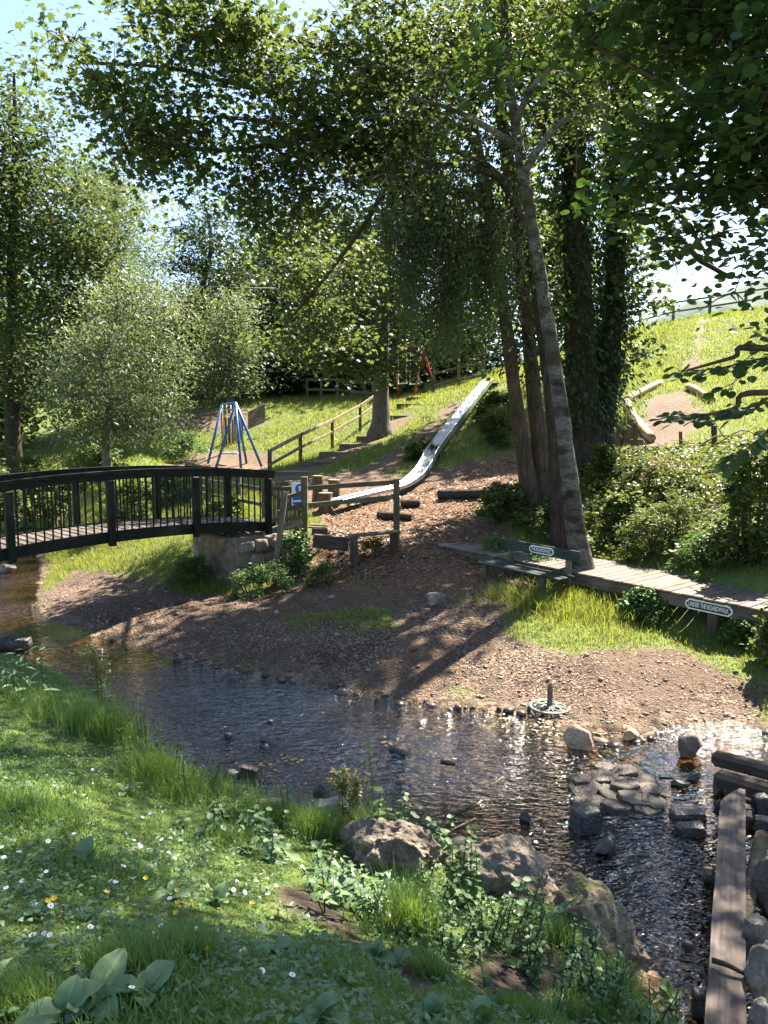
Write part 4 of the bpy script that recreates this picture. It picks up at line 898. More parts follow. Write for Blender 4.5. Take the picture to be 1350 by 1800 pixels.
# wooden fence on the meadow behind the bridge
f2 = thing('meadow_fence', 'old post and rail fence seen through the bridge bars on the far meadow', 'fence', onground(at(400, 880, 17)))
fps = [(368,17.3,852),(420,16.6,856),(464,15.8,858),(330,18.2,853)]
fps = sorted(fps); FP = []
for px, Y, pt in fps:
    p = at(px, pt, Y); g = h1(p.x, p.y); piece('post', (p.x, p.y, g-.2), (p.x, p.y, g+1.05), .10, .10, MT['grey_wood'], f2, up=(0,1,0)); FP.append(Vector((p.x, p.y, g)))
for a, b in zip(FP[:-1], FP[1:]):
    for hh in (.35, .68, .98): piece('rail', a+Vector((0,-.07,hh)), b+Vector((0,-.07,hh)), .035, .085, MT['grey_wood'], f2)

# low plank step on stub posts
st_ = thing('plank_step', 'low worn plank on two stub posts in front of the rail fence', 'step', onground(at(655, 975, 12.9)))
for px, pt, pb, Y in ((622,944,985,12.85),(692,938,968,13.0)):
    a = at(px, pt, Y); piece('stub_post', (a.x, a.y, h1(a.x, a.y)-.15), a, .135, .12, MT['sleeper'], st_, up=(0,1,0))
piece('plank', at(613, 942, 12.85), at(702, 934, 13.02), .20, .045, MT['grey_wood'], st_)
te = thing('timber_edging', 'dark timber sleeper holding back the bark beside the tall gate post', 'edging', onground(at(580, 965, 13.1)))
piece('sleeper', at(551, 950, 13.1), at(612, 957, 13.05), .12, .24, MT['sleeper'], te)
db = thing('drain_box', 'small dark plank box beside the cobble patch at the gate post', 'box', at(562, 934, 13.5))
piece('lid_board', at(542, 926, 13.55), at(576, 928, 13.45), .13, .03, MT['grey_wood'], db); piece('lid_board', at(545, 922, 13.75), at(578, 924, 13.65), .13, .03, MT['grey_wood'], db); piece('side_board', at(548, 934, 13.42), at(576, 936, 13.36), .03, .13, MT['sleeper'], db)
cp = thing('cobble_patch', 'patch of round grey cobbles set in the bark beside the plank box', 'paving', onground(at(602, 938, 13.9)))
cmes = [rock_mesh((.045,.045,.03), 300+k, 1, .2, .1, 3) for k in range(4)]
for me in cmes: me.materials.append(MT['stone_grey'])
for k in range(110):
    p = at(602, 938, 13.9)+Vector((random.uniform(-.42,.42), random.uniform(-.55,.55), 0))
    if ((p.x-cp.location.x)/.42)**2+((p.y-cp.location.y)/.55)**2 > 1: continue
    o = link('cobble', cmes[k % 4], None, cp); o.location = Vector((p.x, p.y, h1(p.x, p.y)+.012))-cp.location; o.rotation_euler.z = random.random()*6

# ------------------------------------------------------------------ stumps near the slide foot
def stump(label, px, pyt, pyb, Y, wpx, mat=None, lean=0, flat_top=True, group=None, cat='stump'):
    a = at(px, pyb, Y); g = h1(a.x, a.y); a.z = g-.1; b = at(px+lean, pyt, Y); w = wpx*scale_at(b)/2
    r = thing('tree_stump', label, cat, (a.x, a.y, g), group)
    pts = [a, a.lerp(b, .35), a.lerp(b, .7), b]
    log_piece('stump', pts, [w*1.18, w*1.03, w, w*.98], mat or MT['stump'], r, 14, .25, int(px), MT['cut']); return r
stump('tall pale stump with a sunlit top, left of the slide foot', 558, 836, 873, 17.2, 19)
stump('second stump standing to the right of the tall pale stump', 587, 843, 880, 17.0, 21)
stump('low dark stump with a notch in front of the two tall stumps', 572, 866, 893, 16.6, 24, MT['stump'])

# ------------------------------------------------------------------ slide
SL = [(588,884,16.4,2),(612,878,16.7,2),(650,869,17.2,2),(700,857,18.0,2),(728,842,18.7,3),(746,822,19.6,4),(757,803,20.6,6),(772,782,21.8,6),(790,758,23.2,6),(820,720,26.0,6),(850,682,29.2,6),(860,671,30.2,4)]
SP_ = spline([(at(a, b, Y), s_*.028) for a, b, Y, s_ in SL], 6)
slide = thing('slide', 'long stainless steel slide running down the grassy slope', 'slide', onground(at(590, 888, 16.4)))
def sweep(name, prof, mat, parent, k0=0, k1=None):
    P = [p for p, r in SP_][k0:k1]; V = []; Fc = []; n = len(prof)
    W = [r for p, r in SP_][k0:k1]
    for i, p in enumerate(P):
        d = (P[min(i+1, len(P)-1)]-P[max(i-1, 0)]).normalized(); sd = d.cross(Vector((0,0,1))).normalized(); up = sd.cross(d)
        for (a, b) in prof: V.append(p+sd*a+up*(b*(W[i] if b > 0 else 1)))
    for i in range(len(P)-1):
        for k in range(n): Fc.append((i*n+k, i*n+(k+1) % n, (i+1)*n+(k+1) % n, (i+1)*n+k))
    Fc.append(tuple(range(n-1,-1,-1))); Fc.append(tuple((len(P)-1)*n+k for k in range(n)))
    m = MB(); m.add(V, Fc); return m.build(name, mat, parent, smooth=False)
sweep('chute', [(-.15,0),(.15,0),(.15,-.02),(-.15,-.02)], MT['steel'], slide)
for sg_ in (-1, 1):
    sweep('side_wall', [(sg_*.152,-.02),(sg_*.168,-.02),(sg_*.168,1.0),(sg_*.152,1.0)], MT['steel'], slide)
    q = [p for p, r in SP_]
    V = []; rr = []
    for i, p in enumerate(q):
        d = (q[min(i+1, len(q)-1)]-q[max(i-1, 0)]).normalized(); sd = d.cross(Vector((0,0,1))).normalized(); up = sd.cross(d); V.append(p+sd*sg_*.163+up*SP_[i][1]*1.0); rr.append(.016)
    m = MB(); m.tube(V, rr, 6); m.build('rim', MT['steel'], slide, smooth=True)
for k in (8, 26, 40, 50, 58, 64):
    p = SP_[k][0]
    for s_ in (-.14, .14): piece('leg', (p.x+s_, p.y, h1(p.x, p.y)-.2), (p.x+s_, p.y, p.z-.02), .05, .05, MT['tube'], slide, up=(0,1,0))
pt_ = SP_[-1][0]
plat = piece('platform', pt_+Vector((-.4,.45,-.06)), pt_+Vector((.4,.45,-.06)), .8, .05, MT['grey_wood'], slide)

# ------------------------------------------------------------------ timber steps and their handrail
steps = thing('timber_steps', 'flight of earth steps with timber risers climbing the sunny bank', 'steps', onground(at(500, 832, 22)))
SC = [(505,828,21.6),(562,808,23.0),(593,795,24.2),(626,777,25.7),(655,765,27),(702,738,29.5),(722,722,31.2),(738,708,32.6)]
for k, (px, py, Y) in enumerate(SC):
    p = onground(at(px, py, Y)); n_ = SC[min(k+1, len(SC)-1)]; q = onground(at(n_[0], n_[1], n_[2])); dirr = (q-p) if k < len(SC)-1 else dirr
    d2 = Vector((dirr.x, dirr.y, 0)).normalized(); sd = Vector((d2.y, -d2.x, 0)); sd = (sd*.45+Vector((1,0,0))*.75).normalized()
    piece('riser', p-sd*.6+Vector((0,0,-.02)), p+sd*.6+Vector((0,0,-.02)), .09, .22, MT['fascia'], steps)
    L_ = min(1.15, max(.6, Vector((dirr.x, dirr.y, 0)).length*.75))
    m = MB(); a, b = p-sd*.58+Vector((0,0,.085)), p+sd*.58+Vector((0,0,.085)); c, d = b+d2*L_, a+d2*L_
    m.add([a+d2*.05, b+d2*.05, c, d]+[v-Vector((0,0,.4)) for v in (a+d2*.05, b+d2*.05, c, d)], [(0,1,2,3),(0,4,5,1),(1,5,6,2),(2,6,7,3),(3,7,4,0)])
    m.build('tread', plain_mat('trodden_earth', (.26,.19,.14), .9, .1, var=.3, sc=6) if k == 0 else bpy.data.materials['trodden_earth'], steps)
hr = thing('step_handrail', 'pale timber handrail with two rails climbing beside the steps', 'handrail', onground(at(474, 826, 22)))
HP = [(474,790,830,21.8),(528,762,806,24.0),(584,737,779,26.6),(633,711,748,29.0),(664,690,735,30.8)]
HT = []
for px, pt, pb, Y in HP:
    a = at(px, pb, Y); g = min(h1(a.x, a.y), a.z); b = at(px, pt, Y); piece('post', (a.x, a.y, g-.2), b, .11, .11, MT['grey_wood'], hr, up=(0,1,0)); HT.append(b)
for a, b in zip(HT[:-1], HT[1:]):
    piece('rail', a+Vector((0,-.08,-.05)), b+Vector((0,-.08,-.05)), .04, .11, MT['pale_wood'], hr)
    piece('rail', a+Vector((0,-.08,-.45)), b+Vector((0,-.08,-.45)), .04, .09, MT['pale_wood'], hr)

# ------------------------------------------------------------------ swings
def tubeobj(name, pts, r, mat, parent, seg=7):
    m = MB(); m.tube(pts, [r]*len(pts), seg); return m.build(name, mat, parent, smooth=True)
sw = thing('swing_frame', 'blue painted metal swing frame on splayed legs with yellow chains', 'swing', onground(at(400, 812, 27)))
a, b = at(390, 712, 28.2), at(414, 708, 26.4)
tubeobj('top_bar', [a, b], .045, MT['blue'], sw); tubeobj('top_bar', [a+Vector((0,0,-.22)), b+Vector((0,0,-.22))], .03, MT['blue'], sw)
for top, feet in ((a, ((364,803,27.6),(392,800,29.2))), (b, ((378,820,26.6),(424,824,26.0),(462,818,26.9),(434,806,28.2)))):
    for px, py, Y in feet:
        f = onground(at(px, py, Y)); tubeobj('leg', [top, f-Vector((0,0,.1))], .048, MT['blue'], sw)
for px0, Y in ((399,27.6),(407,27.0)):
    t_ = at(px0-1, 712, Y); s_ = at(px0+1, 797, Y)
    for dx in (-.16, .16): tubeobj('chain', [t_+Vector((dx,0,0)), Vector((t_.x+dx, t_.y, s_.z+.05))], .014, MT['yellow'], sw, 5)
    piece('seat', Vector((t_.x-.22, t_.y, s_.z)), Vector((t_.x+.22, t_.y, s_.z)), .2, .07, MT['turquoise'], sw)
rs = thing('red_swing', 'red painted swing frame on the terrace behind the hill sycamore', 'swing', onground(at(715, 705, 36)))
ra, rb = at(690, 612, 37.5), at(742, 608, 35.5)
tubeobj('top_bar', [ra, rb], .05, MT['red'], rs)
for top, feet in ((ra, ((652,700,36.5),(702,704,37.2))), (rb, ((727,706,35.0),(768,700,36.6)))):
    for px, py, Y in feet: tubeobj('leg', [top, onground(at(px, py, Y))-Vector((0,0,.1))], .05, MT['red'], rs)
for k, (px, Y) in enumerate(((735,36.2),(712,36.9))):
    t_ = ra.lerp(rb, .75-.4*k)
    for dx in (-.2, .2): tubeobj('chain', [t_+Vector((dx,0,0)), Vector((t_.x+dx, t_.y, h1(t_.x, t_.y)+.75))], .014, MT['white'], rs, 5)
    piece('seat', Vector((t_.x-.25, t_.y, h1(t_.x, t_.y)+.72)), Vector((t_.x+.25, t_.y, h1(t_.x, t_.y)+.75)), .2, .05, MT['white'], rs)

# ------------------------------------------------------------------ more fences up the slope
def rail_fence(name, label, pts, hgt, rails, mat, w=.11, rh=.10, group=None):
    P = [onground(at(px, py, Y)) for px, py, Y in pts]
    r = thing(name, label, 'fence', P[0], group)
    for p in P: piece('post', p-Vector((0,0,.25)), p+Vector((0,0,hgt)), w, w, mat, r, up=(0,1,0))
    for a, b in zip(P[:-1], P[1:]):
        for hh in rails: piece('rail', a+Vector((0,-w*.7,hh)), b+Vector((0,-w*.7,hh)), .045, rh, mat, r)
    return r
rail_fence('terrace_fence', 'weathered fence on the terrace in front of the dark evergreens', [(540,715,39),(565,712,38.5),(593,710,38),(617,712,37),(640,710,36.5),(656,706,36)], 1.05, (.45,.95), MT['grey_wood'], .14, .13)
rail_fence('slide_fence', 'short fence at the head of the slide, right of the red swing', [(762,702,34),(806,696,33.4),(850,690,33)], 1.0, (.35,.9), MT['grey_wood'], .13, .11)
rail_fence('crest_fence', 'two rail fence running along the skyline of the right hill', [(1095,575,43),(1125,571,42.7),(1183,566,42.3),(1247,558,42),(1310,548,42),(1375,540,42)], 1.12, (.52,1.02), MT['grey_wood'], .13, .10)

# collapsed earth bank timber and broken boards behind the blue swing
pen = thing('board_pen', 'sloping brown boarded pen with a leaning pale pole behind the blue swing', 'pen', onground(at(440, 762, 33)))
for k in range(6):
    a = at(436, 757-k*6, 33); b = at(466, 742-k*6, 33.6); piece('board', a, b, .04, .15, MT['walk'], pen)
for k in range(7):
    a = at(392+k*5.6, 772, 31.2); g = h1(a.x, a.y); piece('slat', (a.x, a.y, g-.1), (a.x, a.y, g+1.05+random.uniform(-.1,.1)), .12, .03, MT['walk'], pen, up=(0,1,0))
piece('pole', at(438, 738, 32.6), at(458, 708, 32.6), .08, .08, MT['pale_wood'], pen); piece('pole', at(448, 748, 32), at(476, 733, 32), .07, .07, MT['pale_wood'], pen)
# ------------------------------------------------------------------ boardwalk
W0 = Vector((.63, 13.6, 1.02)); W1 = Vector((4.65, 8.78, .865)); wd = (W1-W0); wlen = 8.6; wd.normalize()
wn_ = Vector((-wd.y, wd.x, 0)); wn_ = wn_.normalized()
if wn_.y < 0: wn_ = -wn_
walk = thing('boardwalk', 'narrow timber boardwalk leading from the bark to the right edge', 'boardwalk', Vector((W0.x, W0.y, h1(W0.x, W0.y))))
nb = int(wlen/.148)
for k in range(nb):
    c = W0+wd*(.148*(k+.5)); j = random.uniform(-.02,.03); zz = Vector((0,0,-.016+random.uniform(-.004,.004)))
    piece('board', c-wn_*(.03+j)+zz, c+wn_*(1.2+random.uniform(-.02,.03))+zz, .138, .032, MT['walk'], walk, roll=random.uniform(-.02,.02))
for s0, s1 in ((0,2.1),(2.1,4.4),(4.4,6.5),(6.5,8.6)):
    for off in (.02, 1.14): piece('fascia', W0+wd*(s0+.002)+wn_*off+Vector((0,0,-.115)), W0+wd*(s1-.002)+wn_*off+Vector((0,0,-.115)), .045, .16, MT['fascia'], walk)
for s_ in (1.0, 2.6, 3.9, 5.57, 7.2):
    for off in (.075, 1.085):
        p = W0+wd*s_+wn_*off; piece('post', (p.x, p.y, h1(p.x, p.y)-.2), (p.x, p.y, p.z-.03), .10, .10, MT['fascia'], walk, up=(0,1,0))
sign_plate(walk, W0+wd*5.55-wn_*.004+Vector((0,0,-.115)), wd, -wn_, .62, .135, 'UNDER THE BOARDWALK', .078)

# bench facing the stream, its back along the boardwalk
bx = wd.copy(); bx.z *= 1; 
b0 = W0+wd*2.16-wn_*.14; b1 = W0+wd*3.66-wn_*.14
bench = thing('park_bench', 'dark green plank bench with a name plate on its back, behind the leaning trunk', 'bench', onground((b0+b1)/2-wn_*.15))
g0 = (h1(b0.x, b0.y)+h1(b1.x, b1.y))/2; sh = W0.z-.02
piece('backrest', b0+Vector((0,0,.265)), b1+Vector((0,0,.265)), .035, .16, MT['bench'], bench)
for off in (.17, .30, .43): piece('seat_board', b0-wn_*off+Vector((0,0,-.02))-wd*.12, b1-wn_*off+Vector((0,0,-.02)), .12, .035, MT['bench'], bench)
for s_ in (.16, 1.28):
    c = b0+wd*s_; piece('rear_leg', Vector((c.x, c.y, h1(c.x, c.y)-.1))+wn_*.04, Vector((c.x, c.y, c.z+.33))+wn_*.04, .08, .07, MT['grey_wood'], bench, up=wn_)
    c = c-wn_*.42-wd*.12; piece('front_leg', (c.x, c.y, h1(c.x, c.y)-.1), (c.x, c.y, b0.z-.042), .09, .09, MT['fascia'], bench, up=wn_)
    piece('bearer', c+Vector((0,0,-.06+b0.z-c.z)), c+wn_*.42+Vector((0,0,-.06+b0.z-c.z)), .05, .05, MT['fascia'], bench)
sign_plate(bench, b0+wd*.82-wn_*.0185+Vector((0,0,.265)), wd, -wn_, .46, .115, 'THE BOARDWALK', .07)

# ------------------------------------------------------------------ logs, stumps and posts on the right slope
stump('broad split stump with an orange brown cut side on the right slope', 1102, 736, 776, 21.6, 26, MT['stump'], lean=2)
stump('rough dark stump leaning against the broad split stump', 1078, 740, 778, 21.6, 26, MT['stump'], lean=6)
stump('small low stump with a pale round top on the right slope', 1120, 772, 785, 20.6, 22)
def log_thing(name, label, pts, r, mat, cat='log', seg=10, endmat=None, seed=0, wob=.15, taper=.8):
    P = [Vector(p) for p in pts]; root = thing(name, label, cat, P[0])
    log_piece('trunk', P, [r*(1-(1-taper)*i/(len(P)-1)) for i in range(len(P))], mat, root, seg, wob, seed, endmat or MT['cut']); return root
def glog(px, py, Y, dz): p = onground(at(px, py, Y)); return p+Vector((0,0,dz))
log_thing('edging_log', 'pale peeled log lying across the sunny grass at the path edge', [glog(1101,712,25.5,.10), glog(1128,703,26.3,.12), glog(1160,690,27.6,.10)], .13, MT['palelog'], seed=3)
log_thing('edging_log', 'pale peeled log running downhill beside the broad split stump', [glog(1101,716,25.2,.10), glog(1118,740,23.2,.12), glog(1146,778,20.8,.12)], .14, MT['palelog'], seed=5)
log_thing('edging_log', 'grey log half hidden in the grass on the right side of the path', [glog(1210,702,26,.10), glog(1228,716,25,.10), glog(1250,740,23.6,.08)], .13, MT['palelog'], seed=7)
log_thing('border_log', 'dark log bordering the bank behind the ivy clad tree', [glog(1040,800,18.4,.12), glog(1100,800,18.2,.14), glog(1160,793,18.2,.14)], .12, MT['wetlog'], seed=9)
log_thing('border_log', 'dark moss topped log lying across the bark right of the slide foot', [glog(772,866,17.0,.1), glog(830,870,16.6,.1), glog(885,873,16.2,.1)], .12, MT['wetlog'], seed=11)
log_thing('border_log', 'squared dark timber in the bark just right of the fence post', [glog(704,874,16.6,.08), glog(738,873,16.6,.08)], .10, MT['wetlog'], seed=12)
log_thing('border_log', 'short dark timber lying in the bark behind the fence rail', [glog(665,891,15.8,.06), glog(726,891,15.4,.06)], .09, MT['wetlog'], seed=13)
log_thing('border_log', 'slanting mossy log behind the base of the twin stemmed sycamore', [glog(968,815,17.6,.1), glog(1000,798,18.3,.22)], .10, MT['log'], seed=14)
def stake(label, px, pt, pb, Y, w, mat):
    a = at(px, pb, Y); g = h1(a.x, a.y); r = thing('stake', label, 'stake', (a.x, a.y, g)); piece('post', (a.x, a.y, g-.2), at(px-2, pt, Y), w, w, mat, r, up=(0,1,0))
stake('brown square stake standing in front of the broad split stump', 1118, 742, 802, 18.4, .09, MT['grey_wood'])
stake('thin grey stake right of the pale logs', 1198, 758, 790, 18.6, .07, MT['grey_wood'])
stake('broken dark stake among dead branches on the right bank', 1257, 748, 792, 17.6, .10, MT['sleeper'])
# fallen dead branches
def brush(name, label, px, py, Y, n, L, spread, seedn):
    r_ = random.Random(seedn); c = onground(at(px, py, Y)); root = thing(name, label, 'branches', c)
    for k in range(n):
        p = c+Vector((r_.uniform(-1,1)*spread[0], r_.uniform(-1,1)*spread[1], 0)); p.z = h1(p.x, p.y)+r_.uniform(.02,.25)
        a = r_.uniform(-.9, .6); l = L*r_.uniform(.5,1.1); d = Vector((math.cos(a), -abs(math.sin(a))*.6, r_.uniform(-.12,.45)))*l
        pts = [p, p+d*.35+Vector((r_.gauss(0,.06), 0, r_.gauss(.05,.06)))*l, p+d*.7+Vector((0, r_.gauss(0,.08), r_.gauss(.0,.08)))*l, p+d]
        m = MB(); r0 = r_.uniform(.012,.028); sp = spline([(q, r0*(1-.28*i)) for i, q in enumerate(pts)], 3); m.tube([q for q, r in sp], [r for q, r in sp], 5)
        for b in range(3):
            q = sp[r_.randrange(2, len(sp)-1)][0]; e = q+Vector((r_.gauss(0,.3), r_.gauss(0,.3), r_.gauss(.1,.25)))*l*.6
            m.tube([q, q.lerp(e, .5)+Vector((0,0,.04)), e], [r0*.5, r0*.35, r0*.2], 4)
        m.build('branch', MT['twig'], root, smooth=True)
    return root
brush('dead_branches', 'tangle of grey dead branches sprawling down the right bank', 1250, 830, 13.6, 22, 1.6, (1.1,1.2), 4)
brush('dead_branches', 'thin dark bare twigs standing between the stakes on the right slope', 1180, 790, 17.4, 10, 1.5, (1.2,.4), 8)
brush('dead_branches', 'reddish brown heap of dead branches on the earth bank left of the blue swing', 330, 735, 34, 16, 1.9, (1.6,1.0), 6)
brush('dead_branches', 'bleached branch lying in the nettles left of the blue swing', 325, 790, 26, 3, 1.6, (.5,.3), 15)
# ------------------------------------------------------------------ distant wooded hill beyond the crest
hx = np.linspace(-60, 900, 90); hy = np.linspace(260, 700, 24); HX, HY = np.meshgrid(hx, hy)
HZ = 20+88*np.exp(-((HX-330)/220)**2)*sstep(250, 520, HY)+fbm(HX*.02, HY*.02, 61)*26+fbm(HX*.09, HY*.09, 63)*10
hi = np.arange(HX.size).reshape(HX.shape); hf = np.stack([hi[:-1,:-1].ravel(), hi[:-1,1:].ravel(), hi[1:,1:].ravel(), hi[1:,:-1].ravel()], 1)
hill = link('hill', np_mesh('hill', np.stack([HX.ravel(), HY.ravel(), HZ.ravel()], 1), hf, True), plain_mat('hazed_woodland', (.055,.085,.07), .9, .1, var=.45, sc=.06)); tag(hill, 'distant wooded hill', kind='structure')  # bluish tone puts the haze of distance into the woodland colour
# overhead wires at the left
wr = thing('overhead_wire', 'pair of thin overhead wires crossing in front of the pine', 'wire', onground(at(270, 720, 38)))
for a_, b_ in (((245,494,38),(520,507,40)), ((268,562,38),(470,566,40))):
    a, b = at(*a_), at(*b_); tubeobj('wire', [a, a.lerp(b, .5)-Vector((0,0,.12)), b], .014, MT['wire'], wr, 4)
# ------------------------------------------------------------------ stones
def stone(label, px, pyb, wpx, hpx, mat, seed, z=None, kind='rock', depth=.9, rotz=None, cat='stone', sink=.25, tilt=0.0, name='stone', group=None, sub=3):
    p = atz(px, pyb, 0.0) if z is None else (hit(px, pyb) if z == 'g' else atz(px, pyb, z))
    s = scale_at(p); w = wpx*s/2; d = w*depth
    # apparent height = body height * cos + top depth * sin
    ang = math.atan2(CAMZ-p.z, p.y); hh = max(.02, (hpx*s-2*d*math.sin(ang)*.55)/math.cos(ang))/2
    me = rock_mesh((w*1.08, d*1.08, hh*(1+sink)*1.0), seed, sub if wpx < 26 else 4) if kind == 'rock' else block_mesh((w*.85, d*.85, hh*(1+sink)*.85), seed, .10, 7, .13)
    c = Vector((p.x, p.y+d*.7, p.z+hh*(1-sink)))
    o = bpy.data.objects.new(name, me); COL.objects.link(o); me.materials.append(mat); o.location = c
    o.rotation_euler = (tilt, random.uniform(-.1,.1), rotz if rotz is not None else random.uniform(-.4,.4))
    return tag(o, label, cat, group)
stone('sunlit tan boulder in the shallows just below the cast iron parasol base', 1023, 1320, 52, 46, MT['stone_tan'], 1, depth=.75, rotz=-.4)
stone('rounded brown boulder standing in the pale blue pool left of the squared logs', 1218, 1336, 46, 48, MT['stone_brown'], 2, depth=.9)
stone('dark square sided block of stone in the dark water below the slab island', 1032, 1466, 50, 50, MT['stone_dark'], 3, kind='block', depth=.85, rotz=.35)
stone('long smooth black stone lying on top side of a pair in the pool', 1215, 1444, 66, 24, MT['stone_dark'], 4, kind='block', depth=.6, rotz=-.05)
stone('square dark stone touching the long smooth black stone from below', 1217, 1472, 54, 26, MT['stone_dark'], 5, kind='block', depth=.6, rotz=-.1)
stone('pointed dark stone with a ripple below the square sided block', 1068, 1506, 48, 34, MT['stone_dark'], 6, depth=.7, rotz=.4)
stone('small flat dark stone left of the broken plank end', 1223, 1375, 32, 20, MT['stone_dark'], 7, depth=.7)
stone('thin flat dark stone beside the rounded boulder\'s reflection', 1200, 1386, 34, 16, MT['stone_dark'], 8, depth=.6)
stone('small dark stone under the plank\'s broken tip', 1264, 1400, 18, 16, MT['stone_dark'], 9)
stone('reddish dark pebble stone against the plank\'s left edge', 1264, 1424, 18, 20, MT['stone_slab'], 10)
stone('small bluish black stone alone in the brown shallows left of the square block', 926, 1446, 28, 22, MT['stone_dark'], 11)
stone('smooth dark stone at the near edge of the riffle by the grass', 438, 1370, 40, 26, MT['stone_dark'], 12, kind='block', depth=.7)
stone('low black stone just left of the smooth dark stone at the grass edge', 402, 1372, 30, 20, MT['stone_dark'], 13)
stone('jagged dark stone sticking up beside the pale flat rock at the bank', 566, 1412, 34, 36, MT['stone_dark'], 14, depth=.6)
stone('pale flat rock at the water edge below the jagged dark stone', 582, 1434, 64, 30, MT['stone_grey'], 15, kind='block', depth=.6)
stone('tan flat stone half buried in the bank grass beside the riffle', 472, 1428, 52, 18, MT['stone_tan'], 16, 'g', kind='block', depth=.6)
stone('small black stone in the blue riffle, nearest the far gravel', 462, 1306, 18, 14, MT['stone_dark'], 17, sub=2)
stone('small black stone in the riffle nearest the tall grass', 398, 1300, 18, 15, MT['stone_dark'], 18, sub=2)
stone('dark stone with a pale flank in the middle of the riffle', 708, 1330, 34, 24, MT['stone_brown'], 19)
stone('small round dark stone close to the stone with a pale flank', 690, 1326, 16, 18, MT['stone_dark'], 20, sub=2)
stone('tiny rounded brown stone below the stone with a pale flank', 702, 1380, 14, 14, MT['stone_brown'], 21, sub=2)
stone('little dark stone alone in the upper riffle', 474, 1272, 12, 10, MT['stone_dark'], 22, sub=2)
stone('low dark rock ridge in the riffle above the smooth dark stone', 462, 1318, 24, 12, MT['stone_dark'], 23, sub=2)
stone('pale weathered stone on the gravel under the boardwalk end', 765, 1070, 44, 24, MT['stone_grey'], 24, 'g', depth=.7)
stone('long dark rock in the stream at the left edge of the view', 20, 1142, 62, 24, MT['stone_dark'], 125, kind='block', depth=.5, rotz=.2)
stone('dark rounded rock under the bridge at the left edge of the view', 8, 1008, 36, 20, MT['stone_dark'], 26, depth=.7)
stone('small whitish stone at the corner of the grass under the bridge', 124, 992, 14, 9, MT['stone_grey'], 27, 'g', sub=2)
stone('flat reddish sandstone at the shallow edge right of the tan boulder', 1112, 1302, 40, 22, MT['stone_tan'], 28, depth=.6)
stone('dark stone at the lower bank partly in the foam beside the plank', 1236, 1790, 36, 46, MT['stone_dark'], 29, kind='block', depth=.8)
stone('submerged grey stone touching the middle of the plank', 1250, 1556, 30, 30, MT['stone_slab'], 30, depth=.8)
stone('dark upright stone chip in the fast water left of the plank', 1212, 1678, 22, 28, MT['stone_dark'], 31, sub=2)
# stones beside the plank at the right edge
stone('pale grey wedge stone just below the end of the round pole', 1331, 1668, 44, 54, MT['stone_grey'], 32, .12, kind='block', depth=.7, rotz=.5)
stone('dark brown stone under the pale grey wedge', 1316, 1692, 38, 44, MT['stone_slab'], 33, .05, kind='block', depth=.7)
stone('large angular grey rock at the right edge beside the crossed stick', 1342, 1770, 72, 96, MT['stone_grey'], 34, .10, depth=.7, rotz=.2)
stone('light grey rock in the bottom right corner', 1345, 1835, 60, 70, MT['stone_grey'], 35, .12, depth=.7)
stone('brown rock at the right edge between the wedge and the large angular rock', 1352, 1705, 34, 46, MT['stone_brown'], 36, .08, depth=.8)
stone('big dark smooth rock at the right edge beside the round pole', 1352, 1605, 54, 90, MT['stone_slab'], 37, .04, depth=.6)
for k, (px, py, w, h, lb) in enumerate(((1318,1416,40,18,'flat dark stone right of the plank\'s broken tip'),(1311,1432,34,18,'second flat dark stone below the plank\'s broken tip'),(1308,1452,40,26,'thick dark stone at the head of the round pole'),
      (1342,1430,34,34,'dark stone against the right edge below the squared logs'),(1344,1402,24,30,'upright dark stone at the right edge under the squared logs'),(1344,1462,34,26,'dark stone at the right edge beside the pole head'),(1284,1398,20,12,'thin dark stone under the squared logs'))):
    stone(lb, px, py, w, h, MT['stone_dark'] if k % 2 else MT['stone_slab'], 50+k, .02, kind='block', depth=.7)
# big concrete lumps on the near bank
def lump(label, px, py, z, size, rotz, mat, seed, tilt=(0,0)):
    p = atz(px, py, z); me = rock_mesh(size, seed, 6, .3, .24, 10); me.materials.append(mat)
    o = bpy.data.objects.new('concrete_lump', me); COL.objects.link(o); o.location = p; o.rotation_euler = (tilt[0], tilt[1], rotz); return tag(o, label, 'rock')
lump('rough pale concrete lump behind the tall green grass tuft, left one of two', 706, 1500, .30, (.36,.24,.26), -.25, MT['concrete'], 71, (0,.1))
lump('rough pale concrete lump overhanging the dark pool, right one of two', 884, 1545, .26, (.40,.32,.30), -.2, MT['concrete'], 72)
lump('moss covered concrete lump leaning at the foot of the near bank', 1062, 1660, .10, (.33,.32,.29), .5, MT['mossrock'], 73, (.2,.25))
